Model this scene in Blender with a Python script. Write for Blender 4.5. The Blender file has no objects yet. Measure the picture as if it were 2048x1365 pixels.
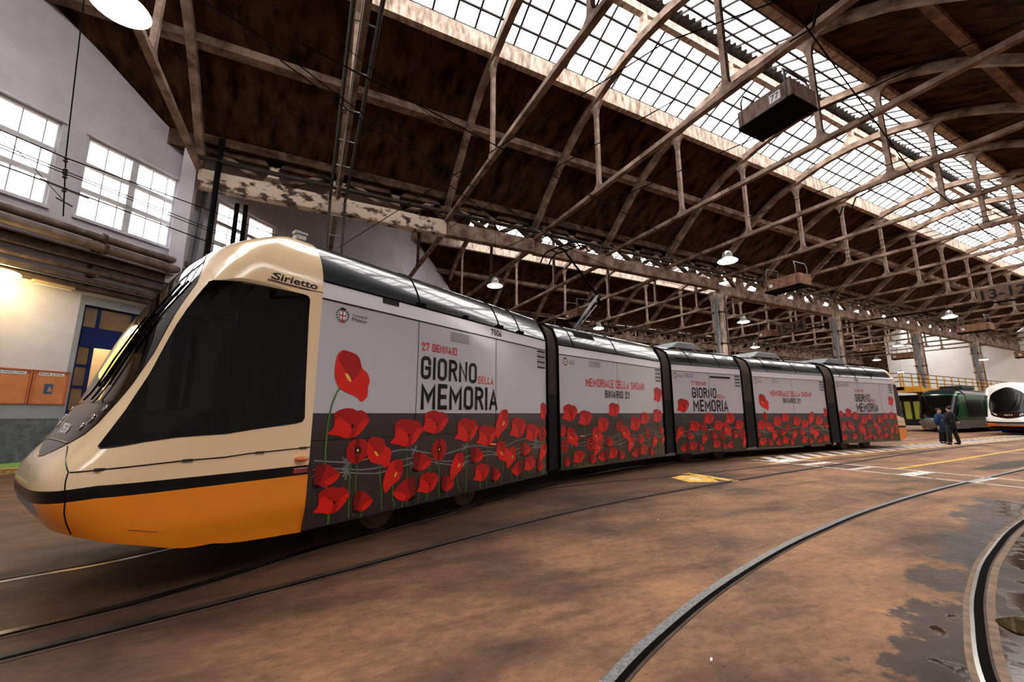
import bpy, bmesh, math, random
from math import sin, cos, pi, sqrt, radians
from mathutils import Vector, Matrix
from mathutils.geometry import delaunay_2d_cdt

random.seed(7)
sc = bpy.context.scene
COL = sc.collection
# ---------------------------------------------------------------- camera
# X runs along the hall, Y to its left, Z up; the camera stands at (0, 0, 1.5)
cam = bpy.data.cameras.new('camera'); co = bpy.data.objects.new('camera', cam); COL.objects.link(co)
co.location = (0, 0, 1.5)
co.rotation_euler = (radians(90 + 9.994), 0, radians(63.582 - 90))
cam.sensor_width = 36; cam.lens = 14.414; cam.clip_start = .05; cam.clip_end = 500
sc.camera = co
# ---------------------------------------------------------------- overcast sky
w = bpy.data.worlds.new('sky'); sc.world = w; w.use_nodes = True
bg = w.node_tree.nodes['Background']; bg.inputs[0].default_value = (1, .965, .93, 1); bg.inputs[1].default_value = 7.5
sc.view_settings.view_transform = 'Standard'; sc.view_settings.look = 'None'
sc.view_settings.gamma = 1; sc.view_settings.use_curve_mapping = False
sc.view_settings.exposure = 0.6
sc.cycles.use_denoising = True
sc.cycles.max_bounces = 8; sc.cycles.diffuse_bounces = 4; sc.cycles.glossy_bounces = 4
sc.cycles.transparent_max_bounces = 12; sc.cycles.transmission_bounces = 6
sc.cycles.sample_clamp_indirect = 6; sc.cycles.caustics_reflective = False; sc.cycles.caustics_refractive = False

YV = [1 + 17.5 * j for j in range(-1, 5)]          # valley lines between the naves
XEND = 85.0
TX = [-4.42 + 4.97 * k for k in range(-2, 19)]       # truss planes
def wallx(Y): return Y - 23.83                       # the oblique end wall runs at 45 degrees

def portal(name, loc, rot, sx, sy):
    l = bpy.data.lights.new(name, 'AREA'); l.shape = 'RECTANGLE'; l.size = sx; l.size_y = sy
    l.cycles.is_portal = True
    o = bpy.data.objects.new(name, l); COL.objects.link(o); o.location = loc; o.rotation_euler = rot
for j, y in enumerate(YV[:-1]):                      # daylight enters through the skylights
    x0 = wallx(y + 8.75); L = XEND - x0
    portal('skylight_daylight', (x0 + L / 2, y + 8.75, 17.6), (0, 0, 0), L, 6.2)

# ---------------------------------------------------------------- helpers
BASE = {}
class MB:
    def __init__(s): s.v = []; s.f = []; s.m = []
    def add(s, vs, fs, mi=0):
        b = len(s.v); s.v += [tuple(v) for v in vs]
        for f in fs: s.f.append([b + i for i in f]); s.m.append(mi)
        return s
    def box(s, c, d, rz=0, mi=0, ax=None):
        # centre, full sizes, rotation about Z or three axis vectors
        if ax is None: ax = (Vector((cos(rz), sin(rz), 0)), Vector((-sin(rz), cos(rz), 0)), Vector((0, 0, 1)))
        c = Vector(c); P = []
        for k in (-.5, .5):
            for j, i in ((-.5, -.5), (-.5, .5), (.5, .5), (.5, -.5)):
                P.append(c + ax[0] * (i * d[0]) + ax[1] * (j * d[1]) + ax[2] * (k * d[2]))
        return s.add(P, [(0, 3, 2, 1), (4, 5, 6, 7), (0, 1, 5, 4), (1, 2, 6, 5), (2, 3, 7, 6), (3, 0, 4, 7)], mi)
    def bar(s, a, b, w_, h_, up=(0, 0, 1), mi=0):
        a = Vector(a); b = Vector(b); d = b - a; L = d.length
        if L < 1e-6: return s
        x = d / L; y = Vector(up).cross(x)
        if y.length < 1e-4: y = Vector((0, 1, 0)).cross(x)
        y.normalize(); z = x.cross(y)
        return s.box((a + b) / 2, (L, w_, h_), mi=mi, ax=(x, y, z))
    def tube(s, pts, r, n=8, mi=0, cap=True):
        pts = [Vector(p) for p in pts]; rings = []
        rr = r if isinstance(r, (list, tuple)) else [r] * len(pts)
        up = None
        for i, p in enumerate(pts):
            t = (pts[min(i + 1, len(pts) - 1)] - pts[max(i - 1, 0)]).normalized()
            if up is None:
                up = Vector((0, 0, 1)) if abs(t.z) < .9 else Vector((1, 0, 0))
            u = up - t * up.dot(t)
            if u.length < 1e-4: u = t.orthogonal()
            u.normalize(); up = u; v = t.cross(u)
            rings.append([p + (u * cos(2 * pi * k / n) + v * sin(2 * pi * k / n)) * rr[i] for k in range(n)])
        vs = [q for R in rings for q in R]; fs = []
        for i in range(len(rings) - 1):
            for k in range(n):
                fs.append((i * n + k, i * n + (k + 1) % n, (i + 1) * n + (k + 1) % n, (i + 1) * n + k))
        if cap: fs.append(tuple(range(n))[::-1]); fs.append(tuple((len(rings) - 1) * n + k for k in range(n)))
        return s.add(vs, fs, mi)
    def lathe(s, c, prof, n=20, mi=0):
        c = Vector(c); vs = []; fs = []
        for r, z in prof:
            for k in range(n): vs.append(c + Vector((r * cos(2 * pi * k / n), r * sin(2 * pi * k / n), z)))
        for i in range(len(prof) - 1):
            for k in range(n): fs.append((i * n + k, i * n + (k + 1) % n, (i + 1) * n + (k + 1) % n, (i + 1) * n + k))
        return s.add(vs, fs, mi)
    def ball(s, c, r, n=10, mi=0):
        prof = [(max(1e-4, sin(pi * i / n)), -cos(pi * i / n)) for i in range(n + 1)]
        r = r if isinstance(r, (tuple, list)) else (r, r, r)
        t = MB().lathe((0, 0, 0), prof, 2 * n); c = Vector(c)
        return s.add([c + Vector((v[0] * r[0], v[1] * r[1], v[2] * r[2])) for v in t.v], t.f, mi)
    def prism(s, poly, ax, o, depth, mi=0):
        # polygon in (ax[0], ax[1]) from origin o, pushed by depth along ax[2]
        o = Vector(o); n = len(poly)
        a = [o + ax[0] * p[0] + ax[1] * p[1] for p in poly]
        b = [q + ax[2] * depth for q in a]
        return s.add(a + b, [tuple(range(n))[::-1], tuple(range(n, 2 * n))] + [(i, (i + 1) % n, n + (i + 1) % n, n + i) for i in range(n)], mi)
    def build(s, name, mats, parent=None, smooth=False, bevel=0, normals=None, fixn=True, **tags):
        if not isinstance(mats, (list, tuple)): mats = [mats]
        b = BASE.get(parent.name, Vector()) if parent else Vector()
        if normals is None and fixn is False: pass
        me = bpy.data.meshes.new(name)
        me.from_pydata([tuple(Vector(v) - b) for v in s.v], [], s.f)
        for m in mats: me.materials.append(m)
        for p, mi in zip(me.polygons, s.m): p.material_index = min(mi, len(mats) - 1)
        if fixn:
            bm = bmesh.new(); bm.from_mesh(me); bmesh.ops.recalc_face_normals(bm, faces=bm.faces); bm.to_mesh(me); bm.free()
        if smooth:
            me.shade_smooth()
            if smooth == 'auto':
                try: me.set_sharp_from_angle(angle=radians(38))
                except Exception: pass
        me.update()
        o = bpy.data.objects.new(name, me); COL.objects.link(o)
        if parent: o.parent = parent; BASE[o.name] = b
        if bevel:
            md = o.modifiers.new('bevel', 'BEVEL'); md.width = bevel; md.segments = 2; md.limit_method = 'ANGLE'; md.angle_limit = radians(40)
        for k, v in tags.items(): o[k] = v
        return o
def thing(name, label, category, loc=(0, 0, 0), group=None, kind=None):
    o = bpy.data.objects.new(name, None); COL.objects.link(o); o.location = loc; BASE[o.name] = Vector(loc)
    o.empty_display_size = .2
    o['label'] = label
    if category: o['category'] = category
    if group: o['group'] = group
    if kind: o['kind'] = kind
    return o
def tag(o, label, category, group=None, kind=None):
    if label: o['label'] = label
    if category: o['category'] = category
    if group: o['group'] = group
    if kind: o['kind'] = kind
    return o
def copy_tree(o, parent=None):
    c = o.copy(); COL.objects.link(c)
    if parent: c.parent = parent
    for ch in [x for x in CH.get(o.name, [])]: copy_tree(ch, c)
    return c
CH = {}
def remember(root):
    for o in bpy.data.objects:
        if o.parent: CH.setdefault(o.parent.name, [])
    for o in bpy.data.objects:
        if o.parent and o not in CH[o.parent.name]: CH[o.parent.name].append(o)
ORD = ['first', 'second', 'third', 'fourth', 'fifth', 'sixth', 'seventh', 'eighth', 'ninth', 'tenth', 'eleventh', 'twelfth',
       'thirteenth', 'fourteenth', 'fifteenth', 'sixteenth', 'seventeenth', 'eighteenth', 'nineteenth', 'twentieth', 'last']

# ---------------------------------------------------------------- materials
def mat(name, c1, c2=None, scale=3, rough=.5, rough2=None, metal=0, bump=0, spec=.5, coat=0, stretch=(1, 1, 1), lo=.35, hi=.65, detail=6, emit=None, es=0, bscale=None):
    m = bpy.data.materials.new(name); m.use_nodes = True; nt = m.node_tree; N = nt.nodes; L = nt.links
    b = N['Principled BSDF']; b.inputs['Base Color'].default_value = (*c1, 1)
    b.inputs['Roughness'].default_value = rough; b.inputs['Metallic'].default_value = metal
    b.inputs['Specular IOR Level'].default_value = spec; b.inputs['Coat Weight'].default_value = coat
    b.inputs['Coat Roughness'].default_value = .04
    if emit: b.inputs['Emission Color'].default_value = (*emit, 1); b.inputs['Emission Strength'].default_value = es
    if c2 or bump or rough2 is not None:
        tc = N.new('ShaderNodeTexCoord'); mp = N.new('ShaderNodeMapping'); mp.inputs['Scale'].default_value = stretch
        L.new(tc.outputs['Object'], mp.inputs[0])
        nz = N.new('ShaderNodeTexNoise'); nz.inputs['Scale'].default_value = scale; nz.inputs['Detail'].default_value = detail
        nz.inputs['Roughness'].default_value = .62
        L.new(mp.outputs[0], nz.inputs['Vector'])
        if c2:
            r = N.new('ShaderNodeValToRGB'); r.color_ramp.elements[0].position = lo; r.color_ramp.elements[1].position = hi
            r.color_ramp.elements[0].color = (*c1, 1); r.color_ramp.elements[1].color = (*c2, 1)
            L.new(nz.outputs['Fac'], r.inputs[0]); L.new(r.outputs[0], b.inputs['Base Color'])
        if rough2 is not None:
            mr = N.new('ShaderNodeMapRange'); mr.inputs['From Min'].default_value = lo; mr.inputs['From Max'].default_value = hi
            mr.inputs['To Min'].default_value = rough; mr.inputs['To Max'].default_value = rough2
            L.new(nz.outputs['Fac'], mr.inputs[0]); L.new(mr.outputs[0], b.inputs['Roughness'])
        if bump:
            n2 = N.new('ShaderNodeTexNoise'); n2.inputs['Scale'].default_value = bscale or scale * 6; n2.inputs['Detail'].default_value = 5
            L.new(mp.outputs[0], n2.inputs['Vector'])
            bp = N.new('ShaderNodeBump'); bp.inputs['Strength'].default_value = bump; bp.inputs['Distance'].default_value = .02
            L.new(n2.outputs['Fac'], bp.inputs['Height']); L.new(bp.outputs[0], b.inputs['Normal'])
    return m
def emis(name, col, st):
    m = mat(name, col, emit=col, es=st); return m
def glass(name, tint, rough=.02, ior=1.5):
    m = bpy.data.materials.new(name); m.use_nodes = True; nt = m.node_tree; N = nt.nodes; L = nt.links
    N.remove(N['Principled BSDF']); out = N['Material Output']
    t = N.new('ShaderNodeBsdfTransparent'); t.inputs[0].default_value = (*tint, 1)
    g = N.new('ShaderNodeBsdfGlossy'); g.inputs['Roughness'].default_value = rough
    fr = N.new('ShaderNodeFresnel'); ge = N.new('ShaderNodeNewGeometry'); mr = N.new('ShaderNodeMapRange')
    mr.inputs['To Min'].default_value = ior; mr.inputs['To Max'].default_value = 1 / ior
    L.new(ge.outputs['Backfacing'], mr.inputs[0]); L.new(mr.outputs[0], fr.inputs[0])
    mx = N.new('ShaderNodeMixShader'); L.new(fr.outputs[0], mx.inputs[0]); L.new(t.outputs[0], mx.inputs[1]); L.new(g.outputs[0], mx.inputs[2])
    L.new(mx.outputs[0], out.inputs[0]); return m
M = {}
M['concrete'] = mat('weathered_concrete', (.085, .052, .036), (.33, .235, .18), 1.6, .9, bump=.35, lo=.34, hi=.66, spec=.15)
M['concrete_pale'] = mat('pale_stained_concrete', (.17, .11, .08), (.56, .45, .37), 2.6, .9, bump=.4, lo=.32, hi=.6, spec=.15, stretch=(2.2, 1, .6))
M['concrete_flaking'] = mat('flaking_painted_concrete', (.05, .03, .02), (.62, .49, .38), 1.7, .9, bump=.5, lo=.42, hi=.5, stretch=(1, 1, 1.6))
M['roof'] = mat('sooty_brown_roof_underside', (.008, .004, .0025), (.085, .042, .024), 1.9, 1.0, spec=.04, bump=.3, stretch=(1.2, .5, .5), lo=.34, hi=.72)
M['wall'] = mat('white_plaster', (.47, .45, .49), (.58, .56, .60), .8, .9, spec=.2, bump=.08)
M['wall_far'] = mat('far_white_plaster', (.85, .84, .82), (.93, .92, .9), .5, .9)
M['dado'] = mat('rough_grey_plaster', (.06, .068, .08), (.12, .13, .145), 6, .95, bump=1, bscale=30)
M['grey'] = mat('grey_paint', (.2, .215, .235), (.25, .265, .285), 2, .6)
M['black'] = mat('black_paint', (.003, .003, .003), rough=.9, spec=.08)
M['iron'] = mat('dark_iron', (.012, .011, .01), (.04, .03, .025), 5, .6, metal=.3)
M['rust'] = mat('rusty_steel', (.03, .017, .012), (.10, .06, .04), 4, .75, metal=.2, bump=.2)
M['pipe'] = mat('brown_lagged_pipe', (.07, .045, .035), (.19, .13, .10), 2.5, .55, bump=.2, stretch=(1, 1, 1))
M['zinc'] = mat('grey_drainpipe', (.10, .105, .12), (.17, .175, .19), 3, .5)
M['steel'] = mat('worn_steel', (.14, .14, .145), (.36, .355, .36), 40, .35, rough2=.5, metal=.9)
M['steel_bright'] = mat('polished_rail_steel', (.55, .53, .5), rough=.22, metal=1)
M['groove'] = mat('rail_groove', (.003, .002, .002), rough=.9, spec=.05)
M['joint'] = mat('rail_joint_mortar', (.13, .075, .045), (.26, .17, .11), 8, .8)
M['bars'] = mat('glazing_bar', (.01, .01, .01), rough=.7)
M['frame'] = mat('window_frame_paint', (.5, .49, .5), (.62, .61, .62), 3, .6)
M['sky_glass'] = glass('skylight_glass', (.94, .95, .96), .1, 1.25)
M['cream'] = mat('cream_tram_paint', (.88, .64, .38), rough=.2, coat=.8)
M['orange'] = mat('orange_tram_paint', (.86, .25, .006), rough=.3, coat=.5)
M['gloss_black'] = mat('gloss_black', (.002, .002, .002), rough=.2, coat=0, spec=.3)
M['wrap'] = mat('light_grey_film', (.50, .49, .53), rough=.14, coat=.5)
M['strip'] = mat('white_tram_panel', (.80, .79, .85), rough=.16, coat=.5)
M['char'] = mat('charcoal_film', (.017, .012, .0145), rough=.18, coat=.3)
M['fairing'] = mat('graphite_roof_fairing', (.03, .036, .04), rough=.2, metal=.35, coat=.6)
M['bellows'] = mat('grey_brown_bellows', (.24, .19, .165), (.34, .28, .25), 3, .6)
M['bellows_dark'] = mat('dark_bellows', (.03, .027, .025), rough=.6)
M['tint'] = glass('tinted_cab_glass', (.13, .135, .13), .015, 1.38)
M['shield'] = glass('windscreen_glass', (.30, .29, .26), .015, 1.75)
M['panel'] = mat('dark_front_panel', (.02, .007, .004), rough=.14, spec=.15)
M['red'] = mat('print_red', (.70, .014, .007), rough=.3, spec=.3)
M['red2'] = mat('print_deep_red', (.40, .006, .005), rough=.3, spec=.3)
M['red3'] = mat('print_dark_red', (.18, .003, .004), rough=.3, spec=.3)
M['yel'] = mat('print_yellow', (.75, .5, .06), rough=.2)
M['stem'] = mat('print_green', (.05, .16, .015), rough=.2)
M['wire_print'] = mat('print_grey', (.17, .17, .19), rough=.2)
M['ink'] = mat('print_black', (.004, .004, .005), rough=.3, spec=.2)
M['inkred'] = mat('print_letter_red', (.60, .015, .02), rough=.15, coat=.4)
M['laurel'] = mat('print_laurel_green', (.02, .09, .075), rough=.2)
M['white'] = mat('white_paint', (.75, .75, .75), rough=.4)
M['amber'] = mat('amber_lens', (.7, .14, .02), rough=.12, coat=1)
M['redlens'] = mat('red_lens', (.25, .02, .01), rough=.12, coat=1)
M['chrome'] = mat('chrome', (.7, .7, .7), rough=.08, metal=1)
M['lamp_glow'] = emis('lamp_glow', (1, .93, .8), 14)
M['enamel'] = mat('lamp_shade_metal', (.42, .38, .33), rough=.4, metal=.3)
M['wood'] = mat('orange_board', (.42, .135, .04), (.55, .2, .07), 3, .7)
M['wood_frame'] = mat('orange_wood_frame', (.38, .1, .03), rough=.55)
M['plank'] = mat('weathered_plank', (.10, .06, .05), (.30, .2, .17), 6, .85, bump=.4, stretch=(1, 1, .3))
M['crate'] = mat('brown_crate_wood', (.14, .06, .03), (.30, .15, .08), 5, .8)
M['blue'] = mat('blue_door_paint', (.002, .010, .075), rough=.6, spec=.2)
M['warmwall'] = mat('warm_room_plaster', (.55, .44, .30), (.65, .53, .38), 1, .9)
M['pane'] = mat('dusty_amber_glass', (.12, .065, .02), (.20, .11, .035), 2, .4)
M['yellow'] = mat('yellow_gantry_paint', (.72, .33, .012), (.8, .40, .02), 3, .5)
M['green'] = mat('green_tram_paint', (.015, .10, .03), rough=.22, coat=.7)
M['silver'] = mat('silver_bumper', (.3, .3, .29), rough=.3, metal=.5)
M['seat'] = mat('dark_seat_fabric', (.012, .012, .014), rough=.9)
M['cabin'] = mat('dark_cab_lining', (.006, .006, .006), rough=.7)
M['cabgreen'] = mat('green_cab_partition', (.01, .12, .07), rough=.5)
M['kerbgreen'] = mat('green_floor_paint', (.10, .20, .04), (.14, .26, .05), 3, .7)
M['kerb'] = mat('worn_yellow_kerb', (.12, .07, .02), (.5, .33, .1), 5, .8, stretch=(1, 1, 4))
M['concrete_dark'] = mat('sooty_concrete', (.02, .012, .008), (.12, .075, .05), 2, .95, bump=.3, spec=.1)
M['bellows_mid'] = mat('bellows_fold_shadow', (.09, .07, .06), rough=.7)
# ================================================================ floor
def floor_material():
    m = bpy.data.materials.new('stained_brown_concrete_floor'); m.use_nodes = True; nt = m.node_tree; N = nt.nodes; L = nt.links
    b = N['Principled BSDF']; tc = N.new('ShaderNodeTexCoord')
    def noise(sc_, det=6, st=(1, 1, 1), rot=0, ro=.6):
        mp = N.new('ShaderNodeMapping'); mp.inputs['Scale'].default_value = st; mp.inputs['Rotation'].default_value = (0, 0, rot)
        L.new(tc.outputs['Object'], mp.inputs[0])
        n = N.new('ShaderNodeTexNoise'); n.inputs['Scale'].default_value = sc_; n.inputs['Detail'].default_value = det; n.inputs['Roughness'].default_value = ro
        L.new(mp.outputs[0], n.inputs['Vector']); return n.outputs['Fac']
    def ramp(src, stops):
        r = N.new('ShaderNodeValToRGB'); e = r.color_ramp.elements
        e[0].position, e[0].color = stops[0][0], (*stops[0][1], 1); e[1].position, e[1].color = stops[-1][0], (*stops[-1][1], 1)
        for p, c_ in stops[1:-1]:
            q = e.new(p); q.color = (*c_, 1)
        L.new(src, r.inputs[0]); return r.outputs[0]
    def mix(f, a, b_, mode='MIX'):
        x = N.new('ShaderNodeMix'); x.data_type = 'RGBA'; x.blend_type = mode
        if isinstance(f, float): x.inputs[0].default_value = f
        else: L.new(f, x.inputs[0])
        L.new(a, x.inputs[6]); L.new(b_, x.inputs[7]); return x.outputs[2]
    def math_(op, a, b_=None, clamp=False):
        x = N.new('ShaderNodeMath'); x.operation = op; x.use_clamp = clamp
        for i, q in enumerate((a, b_)):
            if q is None: continue
            if isinstance(q, (int, float)): x.inputs[i].default_value = q
            else: L.new(q, x.inputs[i])
        return x.outputs[0]
    base = ramp(noise(.55, 7, (1, 1.5, 1), .5), [(.33, (.085, .05, .034)), (.48, (.25, .128, .066)), (.62, (.40, .20, .095))])
    fine = ramp(noise(9, 8, (1, 1.6, 1), .5, .7), [(.3, (.62, .6, .58)), (.62, (1.1, 1.1, 1.1))])
    c = mix(1.0, base, fine, 'MULTIPLY')
    streak = ramp(noise(1.1, 6, (.35, 2.2, 1), -.45), [(.36, (.5, .48, .47)), (.52, (1, 1, 1))])
    c = mix(.75, c, streak, 'MULTIPLY')
    spots = ramp(noise(26, 3, (1, 1, 1), 0, .5), [(.27, (.25, .2, .18)), (.34, (1, 1, 1))])
    c = mix(.8, c, spots, 'MULTIPLY')
    # dimmer light painted into the floor colour, under and left of the tram
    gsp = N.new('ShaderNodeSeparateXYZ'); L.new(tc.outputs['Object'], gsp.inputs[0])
    shade_dist = math_('SUBTRACT', gsp.outputs[1], math_('ADD', math_('MULTIPLY', gsp.outputs[0], .42), 3.2))
    shade_dist = math_('ADD', shade_dist, math_('MULTIPLY', math_('SUBTRACT', noise(.9, 7, (1, 1, 1), 0, .65), .5), 3.2))
    shade_mask = math_('MULTIPLY', math_('ADD', shade_dist, 1.3), .42, True)
    shade_col = N.new('ShaderNodeRGB'); shade_col.outputs[0].default_value = (.30, .28, .29, 1)
    c = mix(shade_mask, c, mix(1.0, c, shade_col.outputs[0], 'MULTIPLY'))
    # cracks between the concrete slabs
    vo = N.new('ShaderNodeTexVoronoi'); vo.feature = 'DISTANCE_TO_EDGE'; vo.inputs['Scale'].default_value = .22
    wv = N.new('ShaderNodeVectorMath'); wv.operation = 'ADD'; nzc = N.new('ShaderNodeTexNoise'); nzc.inputs['Scale'].default_value = 1.3; nzc.inputs['Detail'].default_value = 6
    L.new(tc.outputs['Object'], nzc.inputs['Vector']); L.new(tc.outputs['Object'], wv.inputs[0]); L.new(nzc.outputs['Color'], wv.inputs[1]); L.new(wv.outputs[0], vo.inputs['Vector'])
    crack = ramp(vo.outputs['Distance'], [(.0, (.3, .28, .27)), (.0045, (1, 1, 1))])
    c = mix(.18, c, crack, 'MULTIPLY')
    # water standing round the right-hand curved rail
    sp = N.new('ShaderNodeSeparateXYZ'); L.new(tc.outputs['Object'], sp.inputs[0])
    X = math_('SUBTRACT', sp.outputs[0], 3.3); g = math_('ADD', math_('MULTIPLY', X, .235), 1.5)
    d = math_('SUBTRACT', g, sp.outputs[1])
    d = math_('ADD', d, math_('MULTIPLY', math_('SUBTRACT', noise(1.6, 8, (1, 1, 1), 0, .7), .5), 1.9))
    near = math_('MULTIPLY', math_('SUBTRACT', 11.2, sp.outputs[0]), 3, True)
    wet = math_('MULTIPLY', math_('MULTIPLY', d, 14, True), near, True)
    wetter = math_('MULTIPLY', math_('SUBTRACT', math_('ADD', d, math_('MULTIPLY', math_('SUBTRACT', noise(4, 6), .5), 1.2)), .42), 9, True)
    wetter = math_('MULTIPLY', wetter, near, True)
    wc = N.new('ShaderNodeRGB'); wc.outputs[0].default_value = (.16, .15, .175, 1)
    c = mix(wet, c, mix(1.0, c, wc.outputs[0], 'MULTIPLY'))
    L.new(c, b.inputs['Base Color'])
    ro = N.new('ShaderNodeMapRange'); ro.inputs['To Min'].default_value = .66; ro.inputs['To Max'].default_value = .42
    L.new(wet, ro.inputs[0])
    rough = math_('SUBTRACT', ro.outputs[0], math_('MULTIPLY', wetter, .36))
    rough = math_('ADD', rough, math_('MULTIPLY', math_('SUBTRACT', noise(2.5, 6), .5), .35))
    rough = math_('MAXIMUM', rough, .05)
    L.new(rough, b.inputs['Roughness']); b.inputs['Specular IOR Level'].default_value = .28
    bp = N.new('ShaderNodeBump'); bp.inputs['Distance'].default_value = .02
    L.new(math_('SUBTRACT', .35, math_('MULTIPLY', wetter, .3)), bp.inputs['Strength'])
    L.new(noise(14, 8, (1, 1, 1), 0, .7), bp.inputs['Height']); L.new(bp.outputs[0], b.inputs['Normal'])
    return m
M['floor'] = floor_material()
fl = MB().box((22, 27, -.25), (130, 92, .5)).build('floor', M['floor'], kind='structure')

# ================================================================ oblique white end wall with its windows and door
P0 = Vector((-7.31, 16.52, 0)); WU = Vector((cos(radians(45)), sin(radians(45)), 0)); WN = Vector((-WU.y, WU.x, 0))   # WN points out of the hall
def wp(s, z, out=0): return P0 + WU * s + WN * out + Vector((0, 0, z))
ROOFP = [(0, 12.2), (.25, 12.3), (1.7, 13.4), (3.4, 14.45), (5.75, 15.5), (5.75, 15.95), (8.75, 17.25), (11.75, 15.95), (11.75, 15.5), (14.1, 14.45), (15.8, 13.4), (17.25, 12.3), (17.5, 12.2)]
def roofz(Y):
    y = (Y - 1) % 17.5
    for (a, za), (b_, zb) in zip(ROOFP[:-1], ROOFP[1:]):
        if a <= y <= b_ and b_ > a: return za + (zb - za) * (y - a) / (b_ - a)
    return 12.2
def inside(p, poly):
    x, y = p; c_ = False; n = len(poly)
    for i in range(n):
        x1, y1 = poly[i]; x2, y2 = poly[(i + 1) % n]
        if (y1 > y) != (y2 > y) and x < (x2 - x1) * (y - y1) / (y2 - y1) + x1: c_ = not c_
    return c_
def cdt(outer_in, loops, pts=()):
    vs = []; es = []
    for lp in loops:
        b_ = len(vs); vs += [Vector(p) for p in lp]; es += [(b_ + i, b_ + (i + 1) % len(lp)) for i in range(len(lp))]
    vs += [Vector(p) for p in pts]
    r = delaunay_2d_cdt(vs, es, [], 0, 1e-6)
    fs = [f for f in r[2] if outer_in((sum(r[0][i].x for i in f) / len(f), sum(r[0][i].y for i in f) / len(f)))]
    return [tuple(v) for v in r[0]], fs
def rect(a, b_, c_, d): return [(a, c_), (b_, c_), (b_, d), (a, d)]
WIN = [(-2.95, -.17), (.47, 3.16), (4.75, 7.5)]
HOLES = [rect(a, b_, 7.62, 10.4) for a, b_ in WIN] + [rect(1.1, 3.9, .15, 4.95)] + [rect(-2.4, -.66, 3.3, 5.15)]
smax = (71 - 16.52) / WU.y; smin = (-16.5 - 16.52) / WU.y
out = [(smin, 0), (smax, 0)]
ys = sorted(set([YV[0] + 17.5 * j + p[0] for j in range(5) for p in ROOFP]), reverse=True)
for Y in ys:
    s_ = (Y - 16.52) / WU.y
    off = (Y - 1) % 17.5
    if abs(off - 5.75) < .01: out += [(s_, 15.95), (s_ - .001, 15.5)]
    elif abs(off - 11.75) < .01: out += [(s_ + .001, 15.5), (s_, 15.95)]
    else: out.append((s_, roofz(Y)))
vs, fs = cdt(lambda p: inside(p, out) and not any(inside(p, h_) for h_ in HOLES), [out] + HOLES)
mb = MB()
mb.add([wp(x, y) for x, y in vs], fs)
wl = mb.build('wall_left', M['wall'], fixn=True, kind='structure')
md = wl.modifiers.new('thickness', 'SOLIDIFY'); md.thickness = .32
md.offset = 1 if (wl.data.polygons[0].normal.dot(WN) > 0) else -1
# grey dado and green-painted kerb along its foot
mb = MB()
for a, b_ in ((smin, .99), (4.2, smax)):
    mb.prism([(a, .0), (b_, .0), (b_, 1.35), (a, 1.35)], (WU, Vector((0, 0, 1)), -WN), wp(0, 0, -.002), .035)
mb.build('trim_1', M['dado'], kind='structure')
mb = MB()
for a, b_ in ((smin, .99), (4.2, smax)):
    mb.prism([(a, 1.35), (b_, 1.35), (b_, 1.74), (a, 1.74)], (WU, Vector((0, 0, 1)), -WN), wp(0, 0, -.002), .02)
mb.prism([(.99, .15), (1.12, .15), (1.12, 4.9), (3.9, 4.9), (3.9, .15), (4.2, .15), (4.2, 5.2), (.99, 5.2)], (WU, Vector((0, 0, 1)), -WN), wp(0, 0, .05), .062)
mb.build('trim_2', M['grey'], kind='structure')
k1 = thing('raised_walkway', 'green painted raised walkway with worn yellow kerb along the foot of the white wall', 'walkway', wp(0, 0, -.9))
MB().prism([(smin, 0), (smax, 0), (smax, .15), (smin, .15)], (WU, Vector((0, 0, 1)), -WN), wp(0, 0), 1.25).build('walkway_slab', M['kerbgreen'], k1)
MB().prism([(smin, 0), (smax, 0), (smax, .13), (smin, .13)], (WU, Vector((0, 0, 1)), -WN), wp(0, 0, -1.25), .35).build('kerb', M['kerb'], k1)
# windows: frame, mullion, rails and thin bars
for wi, (a, b_) in enumerate(WIN):
    W = thing('window_%d' % (wi + 1), ['large white framed window nearest the left picture edge', 'six light white framed window between the trolley cables and drainpipe', 'white framed window right of the black drainpipe'][wi], None, wp((a + b_) / 2, 7.62), kind='structure')
    z0, z1 = 7.62, 10.4; f_ = MB(); mid = (a + b_) / 2
    def seg(s0, z0_, s1, z1_, t, dep=.12, o=.06):
        f_.prism(rect(s0, s1, z0_, z1_), (WU, Vector((0, 0, 1)), WN), wp(0, 0, o), dep)
    for s0, s1, q0, q1 in ((a, a + .07, z0, z1), (b_ - .07, b_, z0, z1), (a, b_, z0, z0 + .07), (a, b_, z1 - .09, z1), (mid - .1, mid + .1, z0, z1), (a, b_, z0 + .88, z0 + 1.02), (a, b_, z0 + 1.76, z0 + 1.9)):
        seg(s0, q0, s1, q1, .1)
    f_.build('window_frame', M['frame'], W)
    g_ = MB()
    for h_ in (a, mid):
        for t in (.42, .78): g_.prism(rect(h_ + (b_ - a) / 2 * t - .012, h_ + (b_ - a) / 2 * t + .012, z0, z1), (WU, Vector((0, 0, 1)), WN), wp(0, 0, .11), .02)
    g_.build('glazing_bar', M['zinc'], W)
    MB().prism(rect(a, b_, z0, z1), (WU, Vector((0, 0, 1)), WN), wp(0, 0, .13), .008).build('window_glass', M['sky_glass'], W)
    MB().prism(rect(a - .08, b_ + .08, z1, z1 + .07), (WU, Vector((0, 0, 1)), -WN), wp(0, 0, 0), .06).prism(rect(a - .05, b_ + .05, z0 - .08, z0), (WU, Vector((0, 0, 1)), -WN), wp(0, 0, 0), .07).build('window_sill', M['frame'], W)
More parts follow.
